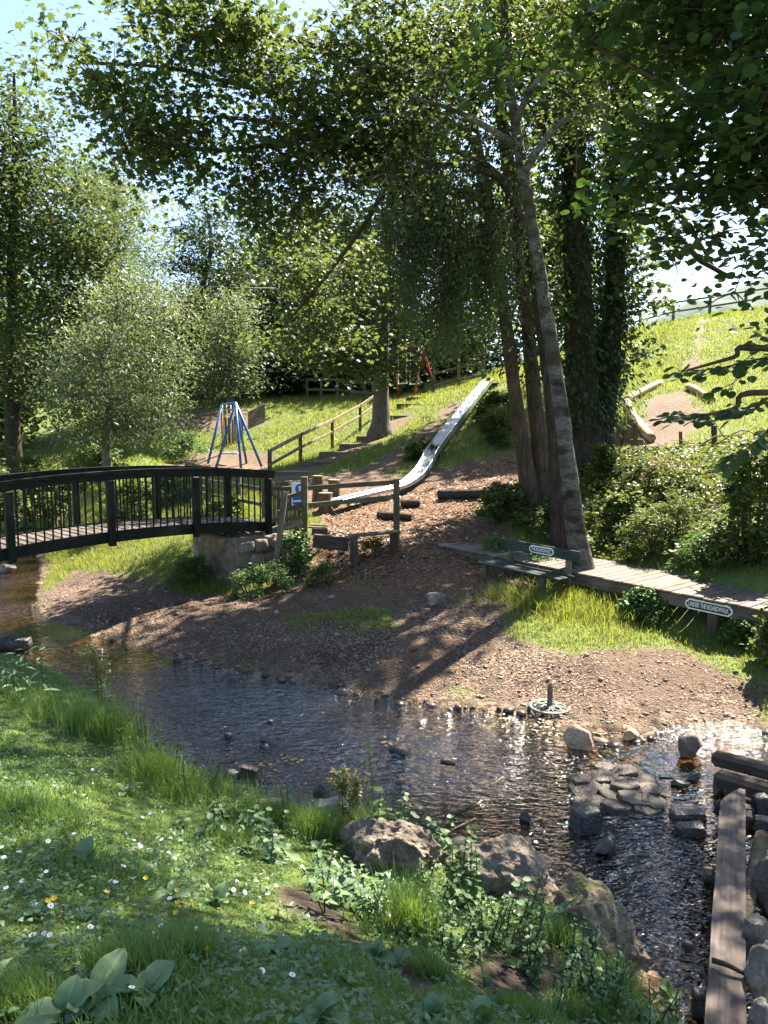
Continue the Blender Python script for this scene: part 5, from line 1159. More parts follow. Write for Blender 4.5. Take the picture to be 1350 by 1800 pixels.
# island of flat dark slabs
ic = atz(1086, 1392, 0.0); isl = thing('slab_island', 'low island of fitted dark flat slabs in the middle of the stream', 'rocks', (ic.x, ic.y, -.1))
o = link('bed_rock', rock_mesh((.46,.40,.075), 91, 4, .1, .2, 3), MT['stone_slab'], isl, (.02,.03,.052))
SLABS = [(1025,1385,48,24),(1060,1362,56,20),(1098,1352,50,16),(1130,1362,44,18),(1100,1376,46,22),(1140,1384,44,20),(1075,1392,40,24),(1112,1400,48,18),(1148,1404,32,22),(1040,1408,58,26),(1085,1412,44,16),(1020,1366,40,16),(1138,1418,40,16),(1062,1346,36,12),(1158,1390,22,16)]
for k, (px, py, w, h) in enumerate(SLABS):
    z = .022+.03*math.sin(k*2.1)**2 + (.010 if 3 < k < 8 else 0); p = atz(px, py, z); s = scale_at(p); ang = math.atan2(CAMZ-z, p.y)
    r_ = random.Random(k+5); n_ = r_.choice((5,6,6,7)); bm = bmesh.new(); top = []; bot = []
    for i in range(n_):
        a = 2*math.pi*(i+r_.uniform(-.22,.22))/n_; R = r_.uniform(.88,1.12)
        x = math.cos(a)*R*w*s/2*r_.uniform(1.05,1.38); y = math.sin(a)*R*h*s/2/math.sin(ang)*r_.uniform(1.1,1.45)
        tz = r_.uniform(-.012,.012); top.append(bm.verts.new((x, y, tz))); bot.append(bm.verts.new((x*1.06, y*1.06, -.14)))
    bm.faces.new(top); bm.faces.new(bot[::-1])
    for i in range(n_): bm.faces.new((bot[i], bot[(i+1) % n_], top[(i+1) % n_], top[i]))
    bmesh.ops.bevel(bm, geom=[e for e in bm.edges if all(v in top for v in e.verts)], offset=.006, segments=1, affect='EDGES')
    me = bpy.data.meshes.new('slab'); bm.to_mesh(me); bm.free()
    o = link('slab', me, MT['stone_slab'], isl); o.location = p-world_loc(isl); o.rotation_euler = (r_.uniform(-.10,.10), r_.uniform(-.10,.10), 0)

# ------------------------------------------------------------------ logs and planks at the lower right
l0, l1 = atz(1257, 1340, .17), atz(1430, 1385, .17)
lg = thing('squared_log', 'upper one of two dark squared logs lying in the water at the right edge', 'log', l0); piece('timber', l0+Vector((0,.06,.02)), l1+Vector((0,.06,.02)), .13, .12, MT['sleeper'], lg, bev=.03)
l0, l1 = atz(1256, 1372, .07), atz(1430, 1425, .07)
lg = thing('squared_log', 'lower one of two dark squared logs, wet at the waterline', 'log', l0); piece('timber', l0, l1, .15, .20, MT['sleeper'], lg, bev=.035)
pl0, pl1 = atz(1289, 1388, .13), atz(1273, 1850, .20)
pk = thing('old_plank', 'long reddish wet plank with a splintered far end running along the right edge', 'plank', pl0)
def plank_obj():
    d = (pl1-pl0); L = d.length; d.normalize(); sd = Vector((0,0,1)).cross(d).normalized()*-1; up = d.cross(sd)*-1
    if up.z < 0: up = -up
    m = MB(); w = .088; t = .022; n = 26; prof = []
    for i in range(n+1):
        u = i/n; wl_ = w*(1+.03*mnoise.noise(Vector((u*6,0,1)))); wr_ = w*(1+.04*mnoise.noise(Vector((u*7,5,1))))
        q = pl0+d*(L*u)+up*(.012*math.sin(u*5))
        prof.append((q, wl_, wr_))
    V = []
    for i, (q, a, b) in enumerate(prof):
        if i == 0: b = -.045
        if i == 1: b = .012
        if i == 2: b = .055
        for (x, z) in ((-a,-t),(b,-t),(b,t),(-a,t)): V.append(q+sd*x+up*z)
    Fc = []
    for i in range(n):
        for k in range(4): Fc.append((i*4+k, i*4+(k+1) % 4, (i+1)*4+(k+1) % 4, (i+1)*4+k))
    Fc += [(3,2,1,0), tuple(n*4+k for k in range(4))]
    M = Matrix((d, sd, up)).transposed(); Mi = M.inverted()
    me = bpy.data.meshes.new('plank'); me.from_pydata([Mi @ (v-pl0) for v in V], [], Fc); me.update()
    o = link('board', me, MT['plank'], pk); o.matrix_basis = M.to_4x4()
    for k in range(9):                      # nail heads
        dd = disc_mesh(.004, .003, 8); dd.materials.append(MT['tube']); q = pl0+d*random.uniform(.3, L)+sd*random.uniform(-.06,.06)+up*(t+.001); e = link('nail', dd, None, pk); e.location = q-pl0
plank_obj()
log_thing('round_pole', 'bark covered round pole lying beside the long plank', [atz(1340,1470,.16), atz(1326,1530,.15), atz(1313,1585,.13), atz(1303,1628,.12)], .047, MT['log'], 'pole', seg=14, seed=21, taper=.95)
log_thing('loose_stick', 'short broken stick lying across the long plank near the bottom', [atz(1252,1688,.235), atz(1282,1698,.24), atz(1312,1714,.22)], .016, MT['wetlog'], 'stick', seg=7, seed=22, taper=.6)
log_thing('loose_stick', 'thin forked twig resting in the water against the plank', [atz(1222,1652,.02), atz(1246,1640,.05), atz(1264,1622,.09)], .007, MT['wetlog'], 'stick', seg=5, seed=23, taper=.5)
log_thing('driftwood', 'short piece of driftwood by the rocks in the middle of the riffle', [atz(786,1440,.03), atz(810,1425,.07), atz(832,1418,.05)], .024, MT['wetlog'], 'driftwood', seg=7, seed=24)
log_thing('driftwood', 'thin straw coloured stick beside the dark driftwood', [atz(788,1462,.03), atz(836,1438,.05)], .007, MT['palelog'], 'stick', seg=5, seed=25)
log_thing('driftwood', 'dark bark scrap lying in the riffle below the upper leaves', [atz(776,1338,.02), atz(802,1344,.03)], .022, MT['wetlog'], 'bark scrap', seg=6, seed=26)
log_thing('driftwood', 'small pale curled wood scrap at the edge of the brown shallows', [atz(862,1382,.02), atz(884,1366,.04)], .014, MT['palelog'], 'wood scrap', seg=6, seed=27)
log_thing('loose_stick', 'grey stick lying on the gravel below the bridge', [hit(188,1096)+Vector((0,0,.03)), hit(204,1086)+Vector((0,0,.04))], .03, MT['log'], 'stick', seg=6, seed=28)
log_thing('loose_stick', 'dark thin stick pointing out from the slab island into the pool', [atz(1158,1368,.05), atz(1184,1368,.05)], .013, MT['wetlog'], 'stick', seg=5, seed=29)

# ------------------------------------------------------------------ cast iron parasol base
pb = hit(966, 1252); pb.z = max(pb.z, 0.0)+.02
par = thing('parasol_base', 'round openwork cast iron parasol base with its empty tube standing up', 'parasol base', pb)
def ringmesh(R, r, flat=.6, n=40, k=6):
    m = MB(); pts = []
    V = []; Fc = []
    for i in range(n):
        a = 2*math.pi*i/n
        for j in range(k):
            b = 2*math.pi*j/k; V.append(pb+Vector((math.cos(a)*(R+r*math.cos(b)), math.sin(a)*(R+r*math.cos(b)), r*flat*math.sin(b))))
    for i in range(n):
        for j in range(k): Fc.append((i*k+j, ((i+1) % n)*k+j, ((i+1) % n)*k+(j+1) % k, i*k+(j+1) % k))
    m.add(V, Fc); return m
ringmesh(.205, .020).build('outer_ring', MT['iron'], par, smooth=True); ringmesh(.165, .009).build('inner_ring', MT['iron'], par, smooth=True); ringmesh(.055, .018).build('hub_ring', MT['iron'], par, smooth=True)
for k in range(6):
    a0 = 2*math.pi*k/6; pts = []
    for i in range(13):
        t = 2*math.pi*i/12; rr = .11-.055*math.cos(t); aa = a0+.30*math.sin(t); pts.append(pb+Vector((rr*math.cos(aa), rr*math.sin(aa), .006+.018*(1-rr/.17))))
    m = MB(); m.tube(pts, [.0095]*13, 6); m.build('petal_loop', MT['iron'], par, smooth=True)
for k in range(6):
    a0 = 2*math.pi*(k+.5)/6; m = MB(); m.tube([pb+Vector((.06*math.cos(a0), .06*math.sin(a0), .018)), pb+Vector((.20*math.cos(a0), .20*math.sin(a0), .004))], [.011,.009], 6); m.build('spoke', MT['iron'], par, smooth=True)
m = MB(); m.tube([pb+Vector((0,0,0)), pb+Vector((0,0,.05)), pb+Vector((0,0,.245)), pb+Vector((0,0,.245)), pb+Vector((0,0,.20))], [.034,.030,.029,.024,.024], 16, True); m.build('tube', MT['tube'], par, smooth=False)

# ------------------------------------------------------------------ bushes and weeds
def bush(name, label, cat, px, py, Y, wpx, hpx, leaf, size, n, mat, depth=None, stems=14, stem_mat=None, droop=.2, up=.55, group=None, dense=.5, ncl=None, ground='h'):
    p = at(px, py, Y); s = scale_at(p); p = onground(p); w = wpx*s/2; h = hpx*s; dp = depth or w*.8
    root = thing(name, label, cat, p, group); ncl = ncl or max(12, int(n/55)); m = MB(); C = []
    for k in range(ncl):
        a = random.uniform(0, 2*math.pi); rr = math.sqrt(random.random()); zz = random.random()**.75
        taper = math.sqrt(max(0, 1-zz*zz*.85)); q = Vector((p.x+math.cos(a)*rr*w*taper, p.y+math.sin(a)*rr*dp*taper, 0)); q.z = h1(q.x, q.y)+.04+zz*h*(.7+.3*random.random()); C.append(tuple(q))
        b = Vector((p.x+math.cos(a)*rr*w*.45, p.y+math.sin(a)*rr*dp*.45, 0)); b.z = h1(b.x, b.y)-.03
        if k < stems*3: m.tube([b, b.lerp(q, .6)+Vector((0,0,.06*h)), q], [.004+.006*h, .003+.004*h, .003], 3, False)
    m.build('stems', stem_mat or MT['bark'], root)['kind'] = 'stuff'
    C = np.array(C); ci = rng.integers(0, len(C), n); cr = max(.07, .42*math.sqrt(w*h)/math.sqrt(ncl)*2.2)
    pos = C[ci]+rng.normal(0, 1, (n, 3))*cr*np.array([.6,.6,.5]); pos[:,2] = np.maximum(pos[:,2], height(pos[:,0], pos[:,1])+.02)
    d, nr = rand_leaf_dirs(n, droop, up); leaf_obj('foliage', [leaf_arrays(leaf, pos, d, nr, size*rng.uniform(.55,1.2,n))], mat, root); return root
B = 'bushes on the bank behind the boardwalk'
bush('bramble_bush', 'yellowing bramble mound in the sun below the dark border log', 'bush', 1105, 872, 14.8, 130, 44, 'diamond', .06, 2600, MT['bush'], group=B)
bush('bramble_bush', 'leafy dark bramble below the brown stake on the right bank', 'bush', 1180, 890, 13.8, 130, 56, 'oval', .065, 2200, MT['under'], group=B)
bush('dry_bush', 'brown dry patch of dead bramble stems among the dead branches', 'bush', 1160, 840, 15.0, 120, 44, 'narrow', .09, 900, MT['dryleaf'], group=B)
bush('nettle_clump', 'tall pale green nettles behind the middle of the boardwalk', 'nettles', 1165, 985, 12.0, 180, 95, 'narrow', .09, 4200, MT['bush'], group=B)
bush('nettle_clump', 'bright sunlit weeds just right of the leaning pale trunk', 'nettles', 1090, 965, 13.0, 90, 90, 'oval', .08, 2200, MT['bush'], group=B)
bush('ivy_bush', 'glossy ivy bush between the leaning pale trunk and the ivy clad tree', 'bush', 1056, 880, 15.6, 56, 72, 'ivy', .10, 1300, MT['under'], group=B)
bush('elder_bush', 'dark shrub at the right edge behind the boardwalk', 'bush', 1330, 985, 10.6, 150, 210, 'oval', .085, 3300, MT['under'], group=B)
bush('leafy_bush', 'sunlit shrub at the right edge under the overhanging leaves', 'bush', 1320, 880, 13.2, 110, 70, 'oval', .07, 2400, MT['bush'], group=B)
bush('low_weeds', 'low bright weeds at the far edge of the boardwalk near the name plate', 'weeds', 1250, 1010, 10.9, 180, 55, 'narrow', .10, 3000, MT['nettle'], group=B)
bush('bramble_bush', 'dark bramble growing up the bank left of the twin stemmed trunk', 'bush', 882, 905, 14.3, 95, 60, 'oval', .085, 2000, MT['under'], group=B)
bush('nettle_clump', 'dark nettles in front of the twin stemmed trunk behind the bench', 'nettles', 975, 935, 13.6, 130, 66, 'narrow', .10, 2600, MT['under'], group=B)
bush('low_weeds', 'weeds in shade under the boardwalk beside its name plate post', 'weeds', 1318, 1140, 8.95, 100, 34, 'oval', .055, 2300, MT['nettle'])
bush('low_weeds', 'bright weeds with pale leaves at the right edge below the boardwalk', 'weeds', 1362, 1190, 8.3, 80, 100, 'oval', .06, 2400, MT['bush'])
bush('low_weeds', 'small weeds along the shaded front of the boardwalk right of the bench', 'weeds', 1135, 1100, 9.9, 90, 50, 'oval', .05, 1700, MT['nettle'])
bush('low_weeds', 'scattered weeds at the legs of the bench', 'weeds', 945, 1025, 11.9, 80, 36, 'oval', .05, 800, MT['nettle'])
bush('low_weeds', 'thin weeds along the start of the boardwalk', 'weeds', 868, 1000, 12.7, 80, 24, 'oval', .05, 600, MT['nettle'])
bush('nettle_clump', 'nettles hiding the foot of the stone pier', 'nettles', 452, 1034, 12.1, 130, 52, 'narrow', .08, 2400, MT['nettle'])
bush('nettle_clump', 'dark weeds under the bridge left of the stone pier', 'nettles', 335, 1016, 13.0, 90, 46, 'narrow', .09, 1700, MT['nettle'])
bush('nettle_clump', 'nettles climbing around the tall gate post', 'nettles', 520, 995, 12.75, 56, 84, 'oval', .065, 1300, MT['nettle'])
bush('low_weeds', 'yellow green weeds at the foot of the timber sleeper', 'weeds', 570, 1035, 12.0, 60, 32, 'oval', .05, 700, MT['bush'])
bush('low_weeds', 'weeds between the two stub posts of the plank step', 'weeds', 655, 972, 13.1, 52, 26, 'oval', .05, 450, MT['under'])
FB = 'bushes along the far bank behind the footbridge'
bush('cream_bush', 'large pale creamy green bush above the left part of the bridge rail', 'bush', 75, 850, 25, 170, 115, 'oval', .13, 5200, MT['bush'], group=FB)
bush('cream_bush', 'yellow green bush just left of the grey green willow foot', 'bush', 175, 842, 23.5, 110, 60, 'oval', .12, 2800, MT['bush'], group=FB)
bush('dark_bush', 'shaded bush at the far left edge behind the bridge', 'bush', -10, 880, 22, 120, 110, 'oval', .13, 3000, MT['ash'], group=FB)
bush('butterbur_clump', 'clump of big round pale leaves seen through the left bridge bars', 'butterbur', 40, 915, 19.5, 100, 40, 'round', .30, 420, MT['nettle'], group=FB)
bush('reed_clump', 'tall grass and weeds seen through the middle bridge bars', 'weeds', 230, 912, 17.5, 110, 66, 'narrow', .16, 2300, MT['bush'], group=FB)
bush('reed_clump', 'lit weeds below the willow seen through the bridge bars', 'weeds', 315, 900, 18.4, 90, 60, 'narrow', .15, 1800, MT['nettle'], group=FB)
bush('reed_clump', 'weeds behind the bridge bars beside the meadow fence', 'weeds', 395, 905, 16.4, 80, 40, 'narrow', .14, 1300, MT['bush'], group=FB)
bush('dark_bush', 'dark nettle bank left of the blue swing', 'bush', 318, 815, 28, 90, 52, 'narrow', .18, 1900, MT['nettle'], group=FB)
bush('slope_bush', 'dark grassy bush along the left side of the slide', 'bush', 738, 805, 21.6, 60, 32, 'narrow', .2, 1500, MT['under'])
bush('slope_bush', 'shaded bramble under the upper part of the slide', 'bush', 868, 748, 25.2, 80, 50, 'narrow', .2, 2400, MT['under'])
bush('slope_bush', 'shaded bush right of the slide between slide and twin stems', 'bush', 880, 770, 22.5, 90, 60, 'narrow', .18, 2200, MT['under'])
bush('slope_bush', 'bush under the hill sycamore beside the red swing', 'bush', 690, 700, 39, 100, 40, 'oval', .22, 1400, MT['holly'])

# weeds along the near bank: single plants
def weed(name, label, cat, px, py, hpx, n_stems, leaf, size, per, mat, spread=.25, seed=False, droop=.25, lean=.15, top=.0, stemr=.005):
    p = hit(px, py); s = scale_at(p); h = hpx*s; root = thing(name, label, cat, p); P = []; D = []; Nn = []; S = []; m = MB(); SP2 = []
    for k in range(n_stems):
        b = p+Vector((random.gauss(0, spread*h*.25), random.gauss(0, spread*h*.25), 0)); b.z = h1(b.x, b.y); hh = h*random.uniform(.6, 1.0) if k else h
        tip = b+Vector((random.gauss(0, lean)*hh, random.gauss(0, lean)*hh, hh)); mid = b.lerp(tip, .5)+Vector((random.gauss(0,.03), random.gauss(0,.03), .02))*hh
        sp = spline([(b, stemr), (mid, stemr*.75), (tip, stemr*.4)], 5); m.tube([q for q, r in sp], [r for q, r in sp], 5, False)
        for i in range(per):
            t = top+(1-top)*(i+random.random()*.5)/per; q = sp[min(int(t*(len(sp)-1)), len(sp)-1)][0]; a = i*2.4+random.uniform(-.4,.4)
            d = Vector((math.cos(a), math.sin(a), random.gauss(.15-droop, .25))); P.append(tuple(q)); D.append(tuple(d)); Nn.append((random.gauss(0,.3), random.gauss(0,.3), 1)); S.append(size*(1.15-.6*t)*random.uniform(.7,1.2))
        if seed: SP2.append(sp)
    m.build('stems', MT['bush'] if not seed else MT['seed'], root, smooth=True)['kind'] = 'stuff'
    leaf_obj('leaves', [leaf_arrays(leaf, np.array(P), np.array(D), np.array(Nn), np.array(S))], mat, root)
    if seed:
        Q = []
        for sp in SP2:
            for k in range(190):
                q = sp[random.randrange(len(sp)//2, len(sp))][0]; Q.append((q.x+random.gauss(0,.016), q.y+random.gauss(0,.016), q.z+random.gauss(0,.02)))
            for br in range(7):
                i0 = random.randrange(len(sp)//3, len(sp)-2); q0 = sp[i0][0]; a = random.uniform(0, 6.28); e = q0+Vector((math.cos(a)*.13, math.sin(a)*.13, .12))*random.uniform(.5,1)*(h/.5)
                for k in range(60): q = q0.lerp(e, random.random()); Q.append((q.x+random.gauss(0,.006), q.y+random.gauss(0,.006), q.z+random.gauss(0,.006)))
        Q = np.array(Q); d, nr = rand_leaf_dirs(len(Q), 0, .3); leaf_obj('seeds', [leaf_arrays('diamond', Q, d, nr, .021*rng.uniform(.7,1.3,len(Q)))], MT['seed'], root)
    return root
weed('seeding_dock', 'tall yellow green seeding dock spike at the left water edge', 'dock', 180, 1262, 135, 2, 'narrow', .17, 10, MT['dock'], seed=True, lean=.06, stemr=.009)
weed('thistle_plant', 'upright leafy weed with serrated leaves at the left edge of the bank', 'weed', 58, 1230, 100, 5, 'narrow', .16, 13, MT['dock'], spread=.8, lean=.12)
weed('thistle_plant', 'small leafy weed beside the upright serrated weed at the left edge', 'weed', 18, 1225, 60, 3, 'narrow', .14, 11, MT['dock'], spread=.9)
weed('goosegrass_plant', 'tall frothy sunlit weed on the bank in front of the riffle', 'weed', 268, 1348, 116, 7, 'narrow', .05, 46, MT['bush'], spread=.9, lean=.10)
weed('goosegrass_plant', 'second thinner frothy weed nearer the smooth dark stone', 'weed', 318, 1378, 96, 5, 'narrow', .045, 40, MT['bush'], spread=.9, lean=.12)
weed('goosegrass_plant', 'grey green feathery weed left of the tall frothy weed', 'weed', 212, 1290, 70, 6, 'narrow', .06, 24, MT['willow'], spread=1.2, lean=.2)
weed('tall_nettle', 'tall single nettle stalk rising in front of the riffle', 'nettle', 676, 1490, 200, 1, 'oval', .085, 22, MT['nettle'], lean=.05)
weed('tall_nettle', 'second nettle stalk with a yellow leaf at its foot', 'nettle', 652, 1490, 110, 2, 'oval', .08, 14, MT['nettle'])
weed('seeding_dock', 'thin reddish seeding dock left of the tall nettle stalk', 'dock', 592, 1470, 118, 1, 'narrow', .10, 7, MT['dock'], seed=True, lean=.04)
weed('seeding_dock', 'thin seeding dock closest to the tall nettle stalk', 'dock', 628, 1476, 112, 1, 'narrow', .10, 7, MT['dock'], seed=True, lean=.05)
weed('bank_weed', 'slim leafy weed at the water edge right of the tan flat stone', 'weed', 500, 1448, 84, 2, 'narrow', .09, 18, MT['nettle'], lean=.06)
weed('meadowsweet_plant', 'leafy meadowsweet with pale tops behind the left concrete lump', 'meadowsweet', 742, 1500, 90, 9, 'oval', .075, 13, MT['dock'], spread=1.4, lean=.25)
weed('meadowsweet_plant', 'dark leaved weed between the two pale concrete lumps', 'weed', 806, 1590, 150, 4, 'oval', .07, 22, MT['nettle'], spread=.5, lean=.07)
weed('bank_weed', 'bushy weed with small flowers spilling over the right concrete lump', 'weed', 858, 1640, 96, 22, 'oval', .05, 16, MT['nettle'], spread=2.4, lean=.35)
weed('bank_weed', 'bushy trailing weed below the tall grass tuft', 'weed', 800, 1690, 80, 18, 'ivy', .055, 14, MT['nettle'], spread=2.4, lean=.4)
weed('compound_leaf_plant', 'clump of deep blue green divided leaves in front of the left concrete lump', 'leafy plant', 640, 1610, 92, 15, 'ivy', .075, 11, MT['dock'], spread=1.9, lean=.42, top=.3)
weed('compound_leaf_plant', 'low divided leaves at the bare soil left of the concrete lumps', 'leafy plant', 590, 1570, 60, 8, 'ivy', .07, 9, MT['dock'], spread=1.8, lean=.45, top=.3)
weed('bank_weed', 'low cut leaved weeds covering the bank in front of the mossy lump', 'weed', 1020, 1745, 70, 24, 'ivy', .05, 12, MT['dock'], spread=3.2, lean=.4)
weed('bank_weed', 'weeds hanging over the water at the bottom right of the bank', 'weed', 1120, 1790, 70, 16, 'narrow', .08, 12, MT['nettle'], spread=3.0, lean=.4)
weed('bramble_shoot', 'arching bramble shoot with three leaves over the dark pool', 'bramble', 940, 1620, 60, 3, 'oval', .085, 6, MT['dock'], spread=1.0, lean=.6)
weed('bank_weed', 'leafy weeds on the bank edge left of the left concrete lump', 'weed', 480, 1490, 54, 14, 'oval', .075, 9, MT['dock'], spread=3.0, lean=.3)
weed('bank_weed', 'leafy weed patch along the sunny bank edge above the daisies', 'weed', 400, 1450, 44, 12, 'oval', .07, 8, MT['nettle'], spread=3.4, lean=.3)

# broad dock leaves in the lawn
def dock_leaf_mesh(L, w, curl, seed):
    r = random.Random(seed); nu, nv = 9, 6; V = []; Fc = []
    for i in range(nu+1):
        u = i/nu; wd_ = w*(math.sin(math.pi*min(1, u*.93+.07))**.7)*(1-.25*u)
        for j in range(nv+1):
            v = j/nv*2-1; x = v*wd_; y = u*L
            z = curl*math.sin(u*1.9)*L - .35*curl*L*u*u*2 + abs(v)*wd_*.28 + .018*L*math.sin(u*19+seed)*abs(v)*1.2 + .012*L*math.sin(v*5+u*9+seed)
            V.append((x, y, z))
    for i in range(nu):
        for j in range(nv): a = i*(nv+1)+j; Fc.append((a, a+1, a+nv+2, a+nv+1))
    b0 = len(V)
    for i in range(nu+1):
        q = V[i*(nv+1)+nv//2]; hw = .0042*(1-.75*i/nu); V += [(-hw, q[1], q[2]+.002), (hw, q[1], q[2]+.002)]
    nb_ = len(Fc)
    for i in range(nu): a = b0+i*2; Fc.append((a, a+1, a+3, a+2))
    me = bpy.data.meshes.new('dock_leaf'); me.from_pydata(V, [], Fc)
    for p in me.polygons[nb_:]: p.material_index = 1
    for p in me.polygons: p.use_smooth = True
    me.materials.append(MT['dock']); me.materials.append(MT['rib']); return me
docks = [dock_leaf_mesh(.19, .066, .26, 1), dock_leaf_mesh(.16, .062, .32, 2), dock_leaf_mesh(.21, .07, .20, 3), dock_leaf_mesh(.13, .06, .28, 4)]
def dock(label, px, py, n, sc, cat='dock', up_=.45):
    p = hit(px, py); r = thing('dock_plant', label, cat, p)
    a0 = random.uniform(0, 6)
    for k in range(n):
        o = bpy.data.objects.new('leaf', docks[k % 4]); COL.objects.link(o); o.parent = r
        o.rotation_euler = (random.choice((.05,.2,.45,.8))+random.uniform(-.1,.1), random.uniform(-.5,.5), a0+2*math.pi*k/n+random.uniform(-.6,.6)); o.scale = (sc*random.uniform(.55,1.15),)*3; o.location = (0,0,.01)
    return r
for px, py, n, sc, lb in ((165,1770,6,.78,'largest broad leaved dock at the bottom left of the lawn'),(250,1760,5,.7,'broad dock beside the largest one with a curled leaf'),(115,1790,4,.7,'dock rosette at the bottom edge left of the largest dock'),
     (18,1735,3,.6,'small dock at the left edge near the bottom'),(760,1795,6,.75,'dock with long leaves at the bottom edge below the bare soil'),(840,1802,4,.7,'dock at the bottom edge beside the short grass fringe'),(560,1800,5,.6,'dock in the middle of the bottom edge'),
     (300,1580,6,.6,'flat rosette in the middle of the daisies'),(150,1520,5,.65,'dark rosette left of the daisies'),(430,1500,5,.6,'dock on the sunny bank above the bare soil'),(220,1400,4,.6,'dock leaves in the sunlit grass near the frothy weeds'),
     (560,1500,5,.6,'dock at the bank edge left of the divided leaves'),(380,1590,6,.55,'spreading rosette right of the daisies'),(30,1330,4,.6,'dock at the left edge above the sunlit grass'),(660,1690,5,.5,'dock seedlings along the bare soil strip'),
     (1175,1765,4,.7,'dock with one long leaf reaching over the water'),(700,1705,4,.5,'small dock below the trailing weeds'),(480,1680,5,.45,'small flat rosette in the lower lawn'),(70,1620,5,.5,'flat rosette left among the daisies')):
    dock(lb, px, py, n, sc)

# ------------------------------------------------------------------ grass
def scatter(x0, x1, y0, y1, n, cull=True):
    x = rng.uniform(x0, x1, n); y = rng.uniform(y0, y1, n)
    if cull: k = np.abs(x) < .72*y+.8; x, y = x[k], y[k]
    return x, y
def blades(name, label, x, y, hgt, wid, mat, kind='blade', lean=.35):
    n = len(x); z = height(x, y)-.005; a = rng.uniform(0, 2*np.pi, n)
    d = np.stack([np.cos(a)*np.abs(rng.normal(0, lean, n)), np.sin(a)*np.abs(rng.normal(0, lean, n)), np.ones(n)], 1)
    nr = np.stack([np.cos(a), np.sin(a), np.zeros(n)], 1)+rng.normal(0, .2, (n, 3))
    o = leaf_obj(name, [leaf_arrays(kind, np.stack([x, y, z], 1), d, nr, hgt, wid)], mat); return tag(o, label, kind='stuff')
near_side = lambda x, y: (y + .55*x) < 7.0
def grass_pick(x, y, dens=None):
    g, b, p, r, s = zone_field(x, y); k = rng.uniform(0, 1, len(x)) < g**1.5
    if dens is not None: k &= rng.uniform(0, 1, len(x)) < dens(x, y)
    return x[k], y[k]
x, y = scatter(-6.5, 2.4, 1.2, 9.0, 330000); k = near_side(x, y); x, y = x[k], y[k]
# thinner with distance: a nearer blade shows larger
k = rng.uniform(0, 1, len(x)) < np.clip((3.2/np.maximum(y, 1.2))**1.1, 0, 1); x, y = grass_pick(x[k], y[k])
t_ = fbm(x*1.5, y*1.5, 71)+.5; edge = 1-sstep(.05, .55, -sdist(STREAM, x, y))
hg = (.020+.050*sstep(.45, .8, t_)+.09*edge*sstep(.35, .6, fbm(x*2.5, y*2.5, 73)+.5))*rng.uniform(.55, 1.3, len(x))
blades('lawn_grass', 'short green lawn grass on the near bank', x, y, hg, .0038+.0008*y, MT['grass'], lean=.55)
def tuft(px, py, rpx, n, hpx, wid=.004, lean=.22):
    p = hit(px, py); s = scale_at(p); r = rpx*s; xx = p.x+rng.normal(0, .5, n)*r; yy = p.y+rng.normal(0, .42, n)*r
    k = sdist(STREAM, xx, yy) < .1; xx, yy = xx[k], yy[k]
    return xx, yy, hpx*s*rng.uniform(.5, 1.15, len(xx)), np.full(len(xx), wid)
TF = [tuft(240,1700,80,1500,62), tuft(725,1650,40,620,120,.005,.14), tuft(180,1290,60,1100,70,.005,.4), tuft(330,1395,80,700,44,.005,.45), tuft(480,1440,60,600,46,.005,.45), tuft(450,1400,60,400,42,.004,.4), tuft(560,1470,50,700,60), tuft(640,1480,40,420,80), tuft(90,1260,90,900,46,.004,.5),
      tuft(30,1420,60,600,40,.004,.5), tuft(110,1440,50,400,36,.004,.5), tuft(985,1660,35,260,55), tuft(760,1720,40,300,60), tuft(930,1790,70,900,40), tuft(1010,1790,50,400,45), tuft(330,1680,50,700,60), tuft(270,1370,50,700,70), tuft(400,1480,70,600,40), tuft(1100,1740,40,300,60), tuft(30,1770,70,1200,60)]
x, y, hg, wd_2 = [np.concatenate(v) for v in zip(*TF)]; blades('tall_grass', 'longer tufts of grass along the near bank and in the lawn', x, y, hg, wd_2, MT['grass'], lean=.32)
# clover and buttercup leaves creeping through the lawn
x, y = scatter(-6, 2.2, 1.2, 8.5, 90000); k = near_side(x, y) & (rng.uniform(0, 1, len(x)) < np.clip((3.0/np.maximum(y, 1.2))**1.2, 0, 1)); x, y = grass_pick(x[k], y[k], lambda x, y: sstep(.34, .60, fbm(x*1.7, y*1.7, 81)+.5)+.22)
d, nr = rand_leaf_dirs(len(x), 0, .8); z = height(x, y)+rng.uniform(.008, .045, len(x))
tag(leaf_obj('lawn_weeds', [leaf_arrays('ivy', np.stack([x, y, z], 1), d, nr, .026*rng.uniform(.5,1.35,len(x)))], MT['dock']), 'small creeping leaves among the lawn grass', kind='stuff')
# far side: grass under the bridge, meadow, slopes
def far_grass(name, label, x0, x1, y0, y1, n, h, w, mat, f=None, kind='tri'):
    x, y = scatter(x0, x1, y0, y1, n); x, y = grass_pick(x, y, f); k = ~near_side(x, y); x, y = x[k], y[k]
    k = rng.uniform(0, 1, len(x)) < np.clip(1.25*(y0+4)/y, .1, 1); x, y = x[k], y[k]
    t = .5+vnoise(x*.9, y*.9, 91)*.9; blades(name, label, x, y, h*t*rng.uniform(.5,1.25,len(x)), w*(.6+.04*y), mat, kind, .4)
far_grass('bank_grass', 'bright grass on the bank below the footbridge', -9, -1.2, 10.5, 19, 90000, .16, .007, MT['hillgrass'], kind='blade')
far_grass('meadow_grass', 'grass of the playground slope around the steps and swing', -16, 6, 18, 45, 130000, .17, .015, MT['hillgrass'])
far_grass('hill_grass', 'tall sunny meadow grass on the right hill', 5, 30, 17, 46, 130000, .22, .015, MT['hillgrass'])
def near_tree(x, y): return 1
x, y = scatter(1.2, 11, 7.0, 17.5, 150000); k = ~near_side(x, y); x, y = grass_pick(x[k], y[k])
